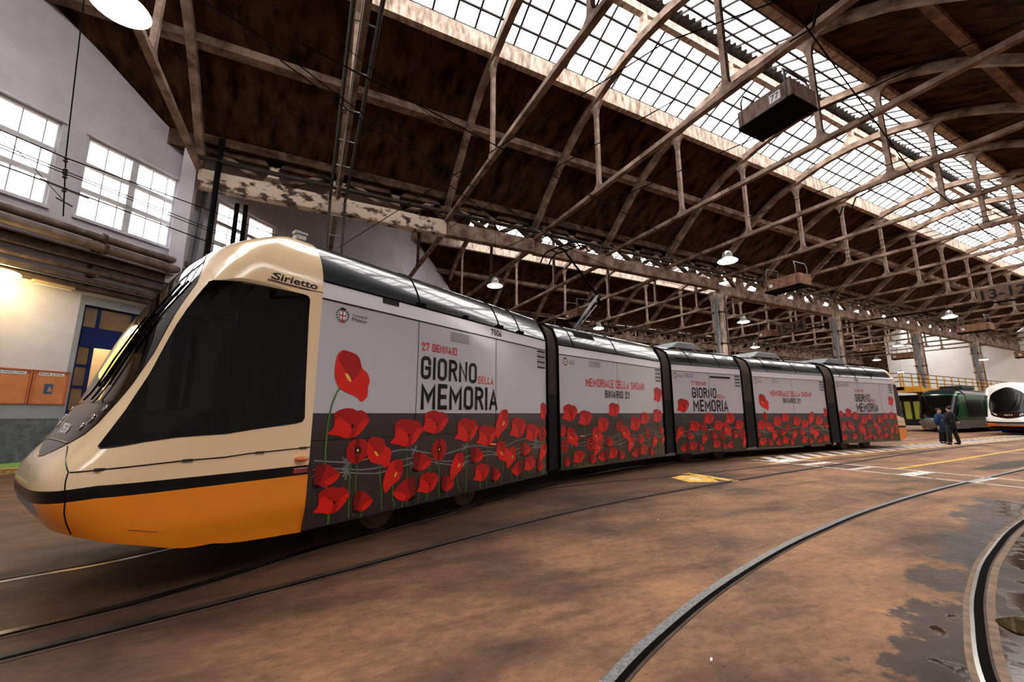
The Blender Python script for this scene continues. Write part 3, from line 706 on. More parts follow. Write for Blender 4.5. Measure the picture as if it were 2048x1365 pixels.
class Cab:
    def __init__(s, O, fwd, inw, ZF, FF, ZV, VV, NZ, NV, top=3.7):
        s.O = Vector(O); s.f = Vector(fwd); s.i = Vector(inw); s.top = top
        def soft(f, hmax=.13):
            def g(z):
                h = min(hmax, max(top - z, 0) * .8, max(z - ZF[0], 0) * .8 + .001)
                return sum(f(z + h * (k / 4)) * wt for k, wt in zip(range(-4, 5), (1, 2, 3, 4, 5, 4, 3, 2, 1))) / 25
            T_ = [ZF[0] - .1 + i * (top - ZF[0] + .1) / 300 for i in range(301)]; Y_ = [g(z) for z in T_]
            return lambda z: lerp_fast(z, T_, Y_)
        s.F = soft(smooth_tab(ZF, FF)); s.V = soft(smooth_tab(ZV, VV), .06); s.N = soft(lambda z: lerp(z, NZ, NV), .3)
    def P(s, a, z, off=0):
        if off:
            e = .004
            n = s.normal(a, z); return s.P(a, z) + n * off
        mir = a > 1; aa = 2 - a if mir else a
        F = s.F(z); v0 = s.V(z); u0 = min(.8, .5 * F); n = s.N(z)
        if aa <= .4: u = aa / .4 * u0; v = v0
        else:
            p = (aa - .4) / .6 * pi / 2
            u = u0 + (F - u0) * max(sin(p), 0) ** (2 / n); v = v0 + (1.2 - v0) * (1 - max(cos(p), 0) ** (2 / n))
        if mir: v = 2.4 - v
        return s.O + s.f * u + s.i * v + Z3 * z
    def normal(s, a, z):
        e = .006
        d1 = s.P(min(a + e, 2), z) - s.P(max(a - e, 0), z); d2 = s.P(a, min(z + e, s.top)) - s.P(a, max(z - e, .1))
        n = d1.cross(d2)
        if n.length < 1e-9: return Vector((0, 0, 1))
        n.normalize()
        c_ = s.P(a, z) - (s.O + s.f * .2 + s.i * 1.2 + Z3 * 1.8)
        return n if n.dot(c_) > 0 else -n
    def build(s, regions, loops, mats, parent, zb, dom=(0, 2), gx=76, gz=60, off=None):
        """regions: function (a, z) -> name or None; loops: constraint polygons; one mesh per region"""
        K = 1.5
        pts = []
        av = sorted(set([round(.4 * i / 8, 4) for i in range(9)] + [round(.4 + .6 * (i / 30) ** 1.25, 4) for i in range(31)])); av = av + [2 - a for a in av[::-1][1:]]
        zv = [zb(1) - .3 + i * .05 for i in range(200) if zb(1) - .3 + i * .05 < s.top - .16] + [s.top - d for d in (.14, .11, .085, .06, .04, .025, .012, 0)]
        for a in av:
            for z in zv:
                if z > zb(a) + .012: pts.append((a * K, z))
        lps = [[(a * K, z) for a, z in lp] for lp in loops]
        lps.append([(a * K, zb(a)) for a in av] + [(2 * K, s.top), (0, s.top)])
        vs, fs = cdt(lambda p: p[1] > zb(p[0] / K) - 1e-6, lps, pts)
        W = [s.P(x / K, y) for x, y in vs]; Nn = [s.normal(x / K, y) for x, y in vs]
        grp = {}
        for f in fs:
            cx_ = sum(vs[i][0] for i in f) / len(f) / K; cz_ = sum(vs[i][1] for i in f) / len(f)
            r = regions(cx_, cz_)
            if r: grp.setdefault(r, []).append(f)
        res = {}
        for r, fl_ in grp.items():
            idx = {}; v2 = []; n2 = []; f2 = []
            for f in fl_:
                t = []
                for i in f:
                    if i not in idx: idx[i] = len(v2); v2.append(W[i]); n2.append(Nn[i] if not r.startswith('side_window') else (Nn[i] * .2 + s.i * (-.8 if r == 'side_window' else .8)).normalized())
                    t.append(idx[i])
                a_, b_, c_ = (v2[t[0]], v2[t[1]], v2[t[2]])
                if (b_ - a_).cross(c_ - a_).dot(n2[t[0]]) < 0: t = t[::-1]
                f2.append(t)
            mb = MB().add(v2, f2); o = mb.build(r, mats[r], parent, smooth=True, fixn=False)
            try: o.data.normals_split_custom_set_from_vertices([tuple(n) for n in n2])
            except Exception as ex: print('normals', ex)
            res[r] = o
        return res
    def line(s, mb, pts, r=.006, off=.001, mi=0, sub=6):
        P = []
        for (a0, z0), (a1, z1) in zip(pts[:-1], pts[1:]):
            for k in range(sub): t = k / sub; P.append(s.P(a0 + (a1 - a0) * t, z0 + (z1 - z0) * t, off))
        P.append(s.P(*pts[-1], off)); mb.tube(P, r, 6, mi)
ZF = [.28, .45, .6, .77, .9, 1.06, 1.2, 1.35, 1.65, 2.0, 2.36, 2.7, 3.0, 3.2, 3.4, 3.5, 3.6, 3.66, 3.7]
FF = [1.523, 1.656, 1.765, 1.875, 1.895, 1.86, 1.76, 1.685, 1.545, 1.44, 1.325, 1.17, 1.023, .903, .74, .52, .32, .21, .13]
ZV = [0, .28, .6, 2.8, 3.0, 3.2, 3.4, 3.5, 3.6, 3.66, 3.7]; VV = [.06, .05, 0, 0, .01, .07, .19, .293, .51, .764, 1.0]
NZ = [.6, 1.2, 1.4, 2.0, 2.7, 3.0, 3.7]; NV = [4.5, 4.5, 4.2, 3.6, 3.2, 2.8, 2.2]
WSN = [(1.0, 3.33), (.95, 3.27), (.89, 3.13), (.83, 2.97), (.775, 2.77), (.755, 2.4), (.745, 2.02), (.775, 1.75), (.80, 1.59), (.82, 1.42), (.85, 1.33), (.915, 1.255), (.96, 1.2), (.985, 1.165), (1.0, 1.125)]
def mirror(pl): return pl + [(2 - a, z) for a, z in pl[::-1] if a < .9999]
WS = mirror(WSN)
SW = [(.695, 2.76), (.67, 2.775), (.14, 2.785), (.115, 2.775), (.1, 2.74), (.045, 1.452), (.055, 1.415), (.09, 1.395), (.3, 1.345), (.45, 1.30), (.64, 1.235), (.69, 1.225), (.712, 1.245), (.712, 1.30), (.71, 1.45), (.70, 1.9), (.70, 2.3)]
SW2 = [(2 - a, z) for a, z in SW]
_zb = smooth_tab([0, .3, .4, .5, .6, .71, .85, 1], [.28, .32, .36, .455, .51, .565, .60, .62])
def zbot(a):
    a = min(a, 2 - a); return _zb(a)
def ztop(a):
    a = min(a, 2 - a); return lerp(a, [0, .6, .75, 1], [.96, .955, .925, .895])
def zmid(a):
    a = min(a, 2 - a); return lerp(a, [0, .6, .75, 1], [.865, .862, .835, .80])
AV = [i * .05 for i in range(41)]
def strip_loop(f): return [(a, f(a)) for a in AV]
def number_on(cab, parent, s_, nm='number_plate'):
    mb = MB(); L_ = cab
    def fn(x, y):
        z = 1.32 + y * .085; dv = (x - .5) * .40 * (-1 if L_.flip else 1); n = L_.N(z)
        p = math.acos(min(1, (abs(dv) / (1.2 - L_.V(z))) ** (n / 2))); aa = .4 + .6 * p / (pi / 2)
        return L_.P(aa if dv > 0 else 2 - aa, z, .006)
    din(mb, s_, fn, 0, t=.16, gap=.16); mb.build(nm, M['white'], parent, fixn=False, label='white fleet number')
def build_cab(parent, O, fwd, inw, num='7506', interior=True, detail=True, ws='shield'):
    cab = Cab(O, fwd, inw, ZF, FF, ZV, VV, NZ, NV); cab.flip = Vector(fwd).cross(Vector(inw)).z > 0
    band = [(0, ztop(0))] + [(a, ztop(a)) for a in AV[1:]] + [(a, zmid(a)) for a in AV[::-1]]
    grey = [(.9, .7), (1.1, .7), (1.1, .86), (.9, .86)]
    split = mirror([(.80, 1.59), (1.0, 1.60)]); split2 = mirror([(.915, 1.255), (1.0, 1.262)])
    def reg(a, z):
        if inside((a, z), WS):
            if z > lerp(min(a, 2 - a), [.8, 1], [1.59, 1.60]): return 'windscreen'
            return 'front_panel'
        if inside((a, z), SW): return 'side_window'
        if inside((a, z), SW2): return 'side_window_far'
        if z > ztop(a): return 'cab_shell'
        if z > zmid(a): return 'black_band'
        if .9 < a < 1.1 and z > .7: return 'coupler_cover'
        return 'orange_skirt'
    res = cab.build(reg, [WS, SW, SW2, band, grey, [(.80, 1.59), (1.0, 1.6), (1.2, 1.59), (1.0, 1.6001)]],
              dict(windscreen=M[ws], front_panel=M['panel'], side_window=M['tint'], side_window_far=M['tint'], cab_shell=M['cream'], black_band=M['gloss_black'], coupler_cover=M['grey'], orange_skirt=M['orange']), parent, zbot)
    res['side_window_far'].name = 'side_window.001' if 'side_window.001' not in bpy.data.objects else 'side_window'
    mb = MB()
    for m_ in (0, 1):
        g = (lambda pl: [(2 - a, z) for a, z in pl]) if m_ else (lambda pl: pl)
        cab.line(mb, g([(.905, 1.24), (.87, 1.2), (.80, 1.12), (.745, 1.057), (.72, .938), (.71, .833), (.73, .701), (.75, .60)]), .005)
        cab.line(mb, g([(0.0, 1.142), (.3, 1.12), (.42, 1.10), (.5, 1.085), (.735, 1.055)]), .006)
        cab.line(mb, g([(0.0, 2.86), (.2, 2.84)]), .004)
        cab.line(mb, g(SW + SW[:1]), .005, 0, sub=3)
    cab.line(mb, WS + WS[:1], .005, 0, sub=3)
    cab.line(mb, [(.915, 1.255), (1, 1.262), (1.085, 1.255)], .008)
    mb.build('panel_seam', M['gloss_black'], parent, smooth=True)
    # headlights and wipers
    for s_ in (-1, 1):
        for a, z, r in ((.105, 1.45, .045), (.075, 1.385, .036), (.15, 1.54, .028)):
            p = cab.P(1 + s_ * a, z, .005); n = cab.normal(1 + s_ * a, z)
            hl = MB(); q = n.to_track_quat('Z', 'Y')
            for (rr, d0, mi) in ((r, .0, 0),):
                t = MB().lathe((0, 0, 0), [(rr, 0), (rr * 1.0, .004), (rr * .85, .006), (rr * .7, .002), (.001, .001)], 18)
                hl.add([p + q @ Vector(v) for v in t.v], t.f)
            hl.build('headlight', M['chrome'], parent, smooth=True)
        if detail:
            wpz = MB()
            a0 = 1 - s_ * .02 if s_ > 0 else 1.06
            pa = [(1 + s_ * .01, 1.62), (1 - .03 * s_, 1.9), (.92 + .03 * s_, 2.35)]
            k_ = .03 * s_
            cab.line(wpz, [(.985 + k_ * .5, 1.61), (.95 + k_, 2.0), (.90 + k_, 2.42)], .008, .035)
            cab.line(wpz, [(.965 + k_, 1.75), (.90 + k_, 2.42), (.87 + k_, 2.8)], .010, .014)
            wpz.build('windscreen_wiper', M['black'], parent)
    if num: number_on(cab, parent, num)
    if interior:
        O_, f_, i_ = cab.O, cab.f, cab.i
        def L(u, v, z): return O_ + f_ * u + i_ * v + Z3 * z
        q = MB(); ax = (f_, i_, Z3)
        q.box(L(.55, 1.2, .75), (1.1, 2.2, .1), ax=ax)
        q.prism([(.2, .8), (1.25, .8), (1.25, 1.25), (1.0, 1.5), (.75, 1.55), (.7, 1.2)], (f_, Z3, i_), L(0, .15, 0), 2.1)
        q.build('cab_interior', M['cabin'], parent)
        q = MB(); q.box(L(.1, 1.0, 1.15), (.5, .5, .14), ax=ax); q.box(L(-.15, 1.0, 1.55), (.12, .5, .85), ax=ax); q.box(L(.1, 1.0, .95), (.15, .15, .4), ax=ax)
        q.build('driver_seat', M['seat'], parent, bevel=.04)
        MB().box(L(.12, 1.75, 1.85), (.5, .06, 1.5), ax=ax).build('cab_partition', M['cabgreen'], parent)
        MB().box(L(-.12, 1.2, 1.9), (.04, 2.2, 2.3), ax=ax).build('rear_bulkhead', M['cabin'], parent)
    q = MB(); q.box(cab.O + cab.f * .55 + cab.i * 1.2 + Z3 * .55, (1.2, 2.0, .3), ax=(cab.f, cab.i, Z3)); q.build('cab_underframe', M['black'], parent)
    return cab

# condensed sans lettering drawn as strokes: name -> (width, polylines) in a cell of height 1
def arc_(cx_, cy_, rx, ry, a0, a1, n=8): return [(cx_ + rx * cos(radians(a0 + (a1 - a0) * i / n)), cy_ + ry * sin(radians(a0 + (a1 - a0) * i / n))) for i in range(n + 1)]
W_ = .50; R_ = .19
def ov(w_): return [[(w_, .5)] + [(w_, 1 - R_)] + arc_(w_ - R_, 1 - R_, R_, R_, 0, 90) + arc_(R_, 1 - R_, R_, R_, 90, 180) + [(0, R_)] + arc_(R_, R_, R_, R_, 180, 270) + arc_(w_ - R_, R_, R_, R_, 270, 360) + [(w_, .5)]]
GL = {'O': (.46, ov(.46)), '0': (.42, ov(.42)), 'I': (0, [[(0, 0), (0, 1)]]), 'L': (.36, [[(0, 1), (0, 0), (.36, 0)]]), 'E': (.38, [[(.38, 1), (0, 1), (0, 0), (.38, 0)], [(0, .5), (.34, .5)]]),
 'N': (.46, [[(0, 0), (0, 1), (.46, 0), (.46, 1)]]), 'M': (.62, [[(0, 0), (0, 1), (.31, .35), (.62, 1), (.62, 0)]]), 'A': (.5, [[(0, 0), (.25, 1), (.5, 0)], [(.09, .27), (.41, .27)]]), 'H': (.44, [[(0, 0), (0, 1)], [(.44, 0), (.44, 1)], [(0, .5), (.44, .5)]]),
 'D': (.44, [[(0, 0), (0, 1), (.25, 1)] + arc_(.25, .8, .19, .2, 90, 0) + arc_(.25, .2, .19, .2, 0, -90) + [(0, 0)]]),
 'R': (.44, [[(0, 0), (0, 1), (.24, 1)] + arc_(.22, .76, .22, .24, 90, -90) + [(0, .52)], [(.22, .52), (.45, 0)]]),
 'B': (.43, [[(0, 0), (0, 1), (.2, 1)] + arc_(.18, .76, .22, .24, 90, -90) + [(0, .52)], [(.2, .52)] + arc_(.18, .26, .25, .26, 90, -90) + [(0, 0)]]),
 'G': (.46, [[(.46, .74), (.46, .81)] + arc_(.27, .81, .19, .19, 0, 90) + arc_(.19, .81, .19, .19, 90, 180) + arc_(.19, .19, .19, .19, 180, 270) + arc_(.27, .19, .19, .19, 270, 360) + [(.46, .48), (.26, .48)]]),
 'S': (.43, [[(.41, .8)] + arc_(.215, .78, .2, .22, 20, 180) + [(.04, .66), (.39, .38), (.42, .25)] + arc_(.215, .22, .205, .22, 0, -160)]),
 'C': (.43, [[(.43, .74)] + arc_(.24, .81, .19, .19, 0, 90) + arc_(.19, .81, .19, .19, 90, 180) + arc_(.19, .19, .19, .19, 180, 270) + arc_(.24, .19, .19, .19, 270, 360) + [(.43, .26)]]),
 '2': (.42, [[(.01, .74)] + arc_(.21, .79, .2, .21, 180, -20) + [(.0, 0), (.43, 0)]]), '7': (.42, [[(0, .85), (0, 1), (.42, 1), (.14, 0)]]), '1': (.2, [[(0, .8), (.2, 1), (.2, 0)]]),
 '5': (.42, [[(.40, 1), (.03, 1), (.02, .52), (.12, .6)] + arc_(.22, .33, .21, .3, 80, -160)]), '6': (.42, [[(.3, 1), (.03, .42)] + arc_(.21, .25, .21, .25, 160, -200)]), ' ': (.05, [])}
def stroke_text(s_, t=.17, gap=.16):
    polys = []; x = 0; hw = t / 2
    for ch in s_:
        w_, pls = GL[ch]
        for pl in pls:
            P_ = []
            for q in pl:
                if not P_ or math.hypot(q[0] - P_[-1][0], q[1] - P_[-1][1]) > 1e-4: P_.append(q)
            # squeeze the skeleton so that the strokes stay inside the cell
            P_ = [(x + hw + q[0], hw + q[1] * (1 - t)) for q in P_]
            L_, R2 = [], []
            closed = math.hypot(P_[0][0] - P_[-1][0], P_[0][1] - P_[-1][1]) < 1e-4
            n = len(P_)
            for i, q in enumerate(P_):
                a = P_[i - 1] if i else (P_[-2] if closed else None); b_ = P_[i + 1] if i < n - 1 else (P_[1] if closed else None)
                d1 = Vector((q[0] - a[0], q[1] - a[1])).normalized() if a else None; d2 = Vector((b_[0] - q[0], b_[1] - q[1])).normalized() if b_ else None
                d1 = d1 or d2; d2 = d2 or d1
                n1 = Vector((-d1.y, d1.x)); n2 = Vector((-d2.y, d2.x)); m_ = (n1 + n2); m_ = m_.normalized() if m_.length > 1e-3 else n1
                k = hw / max(.38, m_.dot(n1)); e = Vector(q)
                if i == 0 and not closed: e = e - d2 * hw
                if i == n - 1 and not closed: e = e + d1 * hw
                L_.append((e.x + m_.x * k, e.y + m_.y * k)); R2.append((e.x - m_.x * k, e.y - m_.y * k))
            for i in range(n - 1): polys.append([L_[i], L_[i + 1], R2[i + 1], R2[i]])
        x += w_ + t + gap * (1 if ch != ' ' else 1)
    X = x - gap
    return [[(min(max(a / X, 0), 1), min(max(b_, 0), 1)) for a, b_ in pl] for pl in polys]
def din(mb, s_, fn, mi, t=.17, gap=.13):
    for pl in stroke_text(s_, t, gap): mb.add([fn(x, y) for x, y in pl], [(0, 1, 2, 3)], mi)

FL = {
'1':'A 0.17 0.72 1.21 1.56,C 0.42 0.73 0.91 1.21,B 0.70 1.07 0.82 1.22,A 1.02 1.58 1.06 1.43,A 1.52 2.08 1.21 1.54,C 1.75 2.05 0.82 1.14,D 0.06 0.38 0.70 0.97,e 0.95 1.26 0.51 0.92,A 0.07 0.51 0.41 0.70,D 0.56 0.83 0.36 0.62,D 1.42 1.77 0.72 1.00,d 1.10 1.49 0.37 0.69,A 1.49 1.91 0.42 0.70,e 2.12 2.43 0.51 0.92,D 1.96 2.23 0.38 0.63,A 2.19 2.76 1.06 1.43,D 2.57 2.92 0.72 0.99,A 2.63 3.06 0.43 0.71,A 2.69 3.23 0.97 1.31,e 3.19 3.57 1.05 1.57,A 3.59 4.14 1.06 1.43,A 4.07 4.59 0.97 1.31,C 4.55 4.86 0.94 1.25,A 4.62 4.885 1.36 1.72,B 3.24 3.61 0.63 1.04,e 3.50 3.81 0.53 0.92,D 3.11 3.36 0.38 0.63,d 3.65 4.00 0.39 0.68,D 3.95 4.30 0.72 0.99,A 4.03 4.43 0.44 0.71,e 4.58 4.87 0.54 0.92,D 4.49 4.73 0.39 0.63,B 0.21 0.69 1.62 2.24',
'2':'A 0.07 0.64 1.32 1.70,A 0.62 1.17 1.22 1.57,A 1.79 2.33 1.41 1.76,A 4.02 4.53 1.81 2.24,A 3.90 4.46 1.24 1.62,A 3.25 3.77 1.20 1.53,A 2.72 3.30 1.04 1.42,A 1.30 1.84 1.05 1.42,C 2.12 2.43 1.02 1.33,B 0.25 0.63 0.75 1.20,B 1.16 1.55 0.75 1.21,B 2.37 2.75 0.80 1.21,e 2.60 2.93 0.51 0.90,C 3.51 3.75 0.80 1.11,D 4.22 4.53 0.91 1.18,C 0.05 0.30 0.64 0.96,C 0.91 1.25 0.63 0.96,e 1.18 1.52 0.51 0.87,D 1.65 2.00 0.70 0.98,D 3.07 3.45 0.70 0.98,e 3.82 4.14 0.54 0.90,A 0.40 0.86 0.41 0.69,D 0.12 0.34 0.36 0.61,D 1.01 1.30 0.36 0.61,d 1.33 1.71 0.37 0.65,A 1.74 2.15 0.41 0.69,D 2.20 2.47 0.36 0.61,d 2.77 3.15 0.36 0.64,A 3.17 3.58 0.41 0.69,D 3.64 3.92 0.35 0.61,e 4.33 4.53 0.61 0.88,A 0.03 0.22 0.99 1.26',
'3':'A 0.14 0.73 1.52 1.95,A 1.32 1.86 1.16 1.52,A 2.39 2.91 1.16 1.52,A 0.63 1.16 0.94 1.28,C 1.17 1.48 0.91 1.21,A 1.78 2.28 0.95 1.28,A 2.86 3.35 0.95 1.28,e 0.08 0.40 0.72 1.11,B 2.29 2.65 0.73 1.24,D 0.49 0.86 0.69 0.96,D 1.62 1.97 0.68 0.98,C 2.07 2.33 0.64 0.95,D 2.70 3.04 0.68 0.96,C 3.10 3.40 0.64 0.97,e 1.18 1.48 0.54 0.88,A 0.57 0.96 0.39 0.67,d 0.19 0.55 0.35 0.63,A 1.68 2.07 0.40 0.68,D 1.01 1.27 0.34 0.59,d 2.40 2.74 0.36 0.65,D 2.12 2.39 0.35 0.59,e 3.19 3.40 0.35 0.72,e 0.01 0.12 0.59 0.86',
'4':'B 0.29 0.84 1.58 2.19,C 0.40 0.72 1.23 1.54,A 0.04 0.53 0.91 1.26,A 0.94 1.49 1.03 1.40,A 1.48 1.99 1.19 1.51,A 2.13 2.69 1.03 1.40,A 2.65 3.16 0.95 1.27,e 3.17 3.57 1.04 1.56,A 3.57 4.15 1.04 1.40,A 4.23 4.51 1.34 1.71,D 4.13 4.51 0.90 1.17,B 0.55 0.97 0.79 1.20,e 0.83 1.15 0.50 0.89,D 1.27 1.67 0.69 0.97,C 1.68 1.95 0.79 1.11,e 2.03 2.35 0.54 0.89,D 2.47 2.86 0.68 0.97,B 3.19 3.55 0.64 1.02,e 3.39 3.78 0.52 0.90,D 0.01 0.21 0.68 0.90,A 0.05 0.48 0.39 0.67,D 0.55 0.84 0.36 0.62,d 0.99 1.35 0.35 0.62,A 1.39 1.78 0.40 0.67,D 1.83 2.11 0.34 0.60,A 2.56 2.97 0.39 0.67,D 3.02 3.31 0.35 0.58,d 3.61 3.99 0.36 0.62,A 4.00 4.42 0.41 0.68',
'5':'A 3.83 4.33 1.83 2.25,A 0.03 0.33 1.33 1.61,A 0.47 0.95 1.34 1.70,A 0.97 1.42 1.23 1.57,A 2.03 2.44 1.22 1.52,A 1.51 2.01 1.06 1.42,A 2.77 3.22 1.07 1.42,A 3.25 3.65 1.22 1.53,A 3.74 4.19 1.23 1.56,A 4.18 4.39 1.19 1.50,e 0.12 0.44 0.73 1.20,B 0.59 0.97 0.79 1.21,B 1.38 1.74 0.58 1.18,B 2.44 2.79 0.82 1.22,e 2.62 2.94 0.56 0.92,C 1.22 1.42 0.67 0.98,D 1.84 2.15 0.74 0.97,D 3.06 3.42 0.75 1.00,C 3.40 3.64 0.87 1.13,D 4.01 4.36 0.84 1.13,e 3.69 3.94 0.56 0.94,A 0.04 0.42 0.42 0.69,A 0.75 1.10 0.43 0.70,A 1.85 2.22 0.45 0.71,D 1.54 1.82 0.40 0.64,D 2.21 2.51 0.39 0.62,d 2.79 3.10 0.41 0.67,A 3.13 3.47 0.46 0.71,A 4.11 4.31 0.61 0.86,D 3.53 3.78 0.39 0.63'}
# petals drawn in a unit box: (outline, material) lists; 0 red 1 deep red 2 dark red 3 yellow 4 green 5 black 6 grey
SH = {
'A': [([(.12, .17), (.27, .05), (.42, 0), (.57, .02), (.64, .09), (.77, .06), (.91, .17), (1, .4), (.91, .6), (.77, .85), (.62, .98), (.44, 1), (.24, .88), (0, .83), (.12, .68), (.16, .55)], 1),
      ([(.16, .55), (.16, .38), (.3, .3), (.42, .42), (.54, .6), (.56, .8), (.46, 1), (.24, .88), (0, .83), (.12, .68)], 0),
      ([(1, .4), (.85, .34), (.74, .5), (.68, .72), (.62, .98), (.77, .85), (.91, .6)], 0),
      ([(.28, .3), (.4, .1), (.62, .1), (.58, .5), (.54, .58)], 1),
      ([(.55, .56), (.61, .54), (.59, .66), (.54, .65)], 5)],
'B': [([(.03, .12), (.16, 0), (.52, .05), (.66, .13), (.73, .32), (.92, .41), (1, .57), (.94, .68), (.96, .87), (.77, 1), (.67, .89), (.45, .84), (.16, .75), (.01, .55), (0, .32)], 0),
      ([(.16, 0), (.52, .05), (.66, .13), (.73, .32), (.6, .5), (.48, .6), (.3, .43), (.05, .2)], 1),
      ([(.27, .44), (.36, .46), (.45, .55), (.46, .61), (.37, .58), (.3, .5)], 3)],
'e': [([(.5, .02), (.96, 0), (1, .38), (.85, .62), (.5, .75), (.15, 1), (0, .72), (.1, .38), (.33, .12)], 0),
      ([(.5, .02), (.96, 0), (1, .38), (.8, .45), (.55, .3)], 1),
      ([(.55, .5), (.66, .38), (.72, .42), (.6, .56)], 3)],
'C': [([(.05, .3), (.2, .08), (.5, 0), (.85, .1), (1, .4), (.9, .75), (.55, 1), (.2, .92), (0, .6)], 1),
      ([(.35, .02), (.6, .02), (.58, .98), (.4, .98)], 2),
      ([(.36, .38), (.46, .33), (.5, .4), (.58, .33), (.66, .4), (.62, .48), (.68, .56), (.58, .6), (.5, .55), (.42, .6), (.34, .54), (.4, .47)], 5),
      ([(.46, .42), (.55, .42), (.56, .52), (.46, .52)], 3)],
'D': [([(.06, .05), (.42, .08), (.62, .2), (1, .52), (.86, .78), (.55, .96), (.3, .98), (.02, .85), (0, .4)], 1),
      ([(.06, .05), (.42, .08), (.35, .5), (.2, .85), (.02, .85), (0, .4)], 2),
      ([(1, .52), (.7, .56), (.35, .8), (.55, .96), (.86, .78)], 0),
      ([(0, .82), (.16, .84), (.36, .97), (.2, 1), (.04, .96)], 5)]}
SH['d'] = [([(1 - x, y) for x, y in pl], m_) for pl, m_ in SH['D']]
PRINT = [M['red'], M['red2'], M['red3'], M['yel'], M['stem'], M['ink'], M['wire_print'], M['inkred'], M['white'], M['laurel']]
def rnd_poly(pl, k=1):
    # one round of corner cutting
    for _ in range(k):
        q = []
        for i in range(len(pl)):
            a, b_ = pl[i], pl[(i + 1) % len(pl)]
            q += [(a[0] * .8 + b_[0] * .2, a[1] * .8 + b_[1] * .2), (a[0] * .2 + b_[0] * .8, a[1] * .2 + b_[1] * .8)]
        pl = q
    return pl
def build_section(T, key, O, ang, Ln, kind, mirror_side=False):
    d = Vector((cos(radians(ang)), sin(radians(ang)), 0)); nn = Vector((-d.y, d.x, 0)); O = Vector((O[0], O[1], 0))
    def P(s_, z, out=0): return O + d * s_ + Z3 * z - nn * out
    S = thing_part('car_section', T, None)
    prof = [(0.02, .3), (0, .42), (0, 1.5), (0, 2.79), (0, 3.0)]
    for nm, z0, z1, m_ in (('lower_panel', .30, 1.5, 'char'), ('side_panel', 1.5, 2.785, 'wrap'), ('cant_panel', 2.80, 3.0, 'strip')):
        for v in (0, 2.4 - .05): MB().prism(rect(0, Ln, z0, z1), (d, Z3, nn), O + nn * v, .05).build(nm, M[m_], S, fixn=True, **({'label': {'lower_panel': 'charcoal lower film', 'side_panel': 'light grey film', 'cant_panel': 'white top panel'}[nm]}))
    # body core, floor and roof fairing
    mb = MB().prism([(.03, .34), (2.37, .34), (2.37, 3.0), (.03, 3.0)], (nn, Z3, d), O + d * .01, Ln - .02); mb.build('body_core', M['black'], S)
    pr = [(0.0, 3.0)] + [(v, z) for v, z in zip(ROOFV[2:], ROOFZ[2:])]; pr = [(.0, 3.005), (.025, 3.1)] + pr[1:]
    f = smooth_tab([p[1] for p in pr], [p[0] for p in pr]); zz = [3.005 + (3.705 - 3.005) * (1 - (1 - i / 16) ** 2) for i in range(17)]
    arc = [(f(z), z) for z in zz]; arc = arc + [(2.4 - v, z) for v, z in arc[::-1]]
    n = len(arc); vs = []
    for s_ in (0, Ln): vs += [O + d * s_ + nn * v + Z3 * z for v, z in arc]
    mb = MB().add(vs, [(i, i + 1, n + i + 1, n + i) for i in range(n - 1)]); rf = mb.build('roof_fairing', M['fairing'], S, smooth=True)
    for q_ in (vs[:n], vs[n:]): MB().add(q_, [tuple(range(n))]).build('fairing_end', M['black'], S)
    seams = {'1': (1.45, 3.3, 3.95), '2': (.55, 2.3), '3': (.95, 2.35), '4': (.95, 2.75), '5': (.5, 1.6, 2.8)}[key]
    mb = MB()
    for s_ in seams: mb.tube([O + d * s_ + nn * v + Z3 * (z + .002) for v, z in arc], .012, 6)
    mb.tube([P(0, 3.0, .004), P(Ln, 3.0, .004)], .012, 6)
    mb.build('fairing_seam', M['black'], S)
    if key == '1':
        for s_ in (1.42, 1.5, 2.4, 3.25, 3.35, 3.9, 4.0): MB().box(P(s_, 3.03, .012), (.06, .05, .05), rz=radians(ang)).build('fairing_hinge', M['black'], S)
    dz = {'2': [(.75, 1.55, 3.30, 3.44)], '3': [(.35, 1.35, 3.14, 3.24)], '4': [(.75, 2.0, 3.14, 3.24)], '5': [(2.35, 3.15, 3.12, 3.22)], '1': []}[key]
    for a, b_, z0, z1 in dz:
        va, vb = f(z0) , f(z1)
        mb = MB(); e = .006
        mb.add([O + d * a + nn * (va - e) + Z3 * z0, O + d * b_ + nn * (va - e) + Z3 * z0, O + d * b_ + nn * (vb - e) + Z3 * z1, O + d * a + nn * (vb - e) + Z3 * z1] + [O + d * s_ + nn * (v_ + .05) + Z3 * z for s_, v_, z in ((a, va, z0), (b_, va, z0), (b_, vb, z1), (a, vb, z1))], [(0, 1, 2, 3), (0, 4, 5, 1), (1, 5, 6, 2), (2, 6, 7, 3), (3, 7, 4, 0)])
        mb.build('roof_intake', M['black'], S)
    if key in '345':
        a, b_ = {'3': (.6, 2.2), '4': (.9, 2.7), '5': (.3, 2.0)}[key]
        MB().prism([(a, 3.62), (a + .35, 3.84), (b_ - .45, 3.84), (b_, 3.62)], (d, Z3, nn), O + nn * .45, 1.5).build('roof_unit', M['grey'], S, bevel=.03)
        mb = MB()
        for s_ in (a + .15, (a + b_) / 2 + .2):
            v_ = .36; z_ = 3.56
            mb.add([O + d * s_ + nn * .335 + Z3 * 3.545, O + d * (s_ + .16) + nn * .335 + Z3 * 3.545, O + d * (s_ + .12) + nn * .42 + Z3 * 3.592, O + d * s_ + nn * .42 + Z3 * 3.592], [(0, 1, 2, 3)])
        mb.build('warning_label', M['amber'], S, fixn=False)
    # printed poppies, stems and barbed wire: flat film on the side
    mb = MB(); lay = [.0012]
    def flat(pl, mi): lay[0] += .00002; mb.add([P(x, z, lay[0]) for x, z in pl], [tuple(range(len(pl)))], mi)
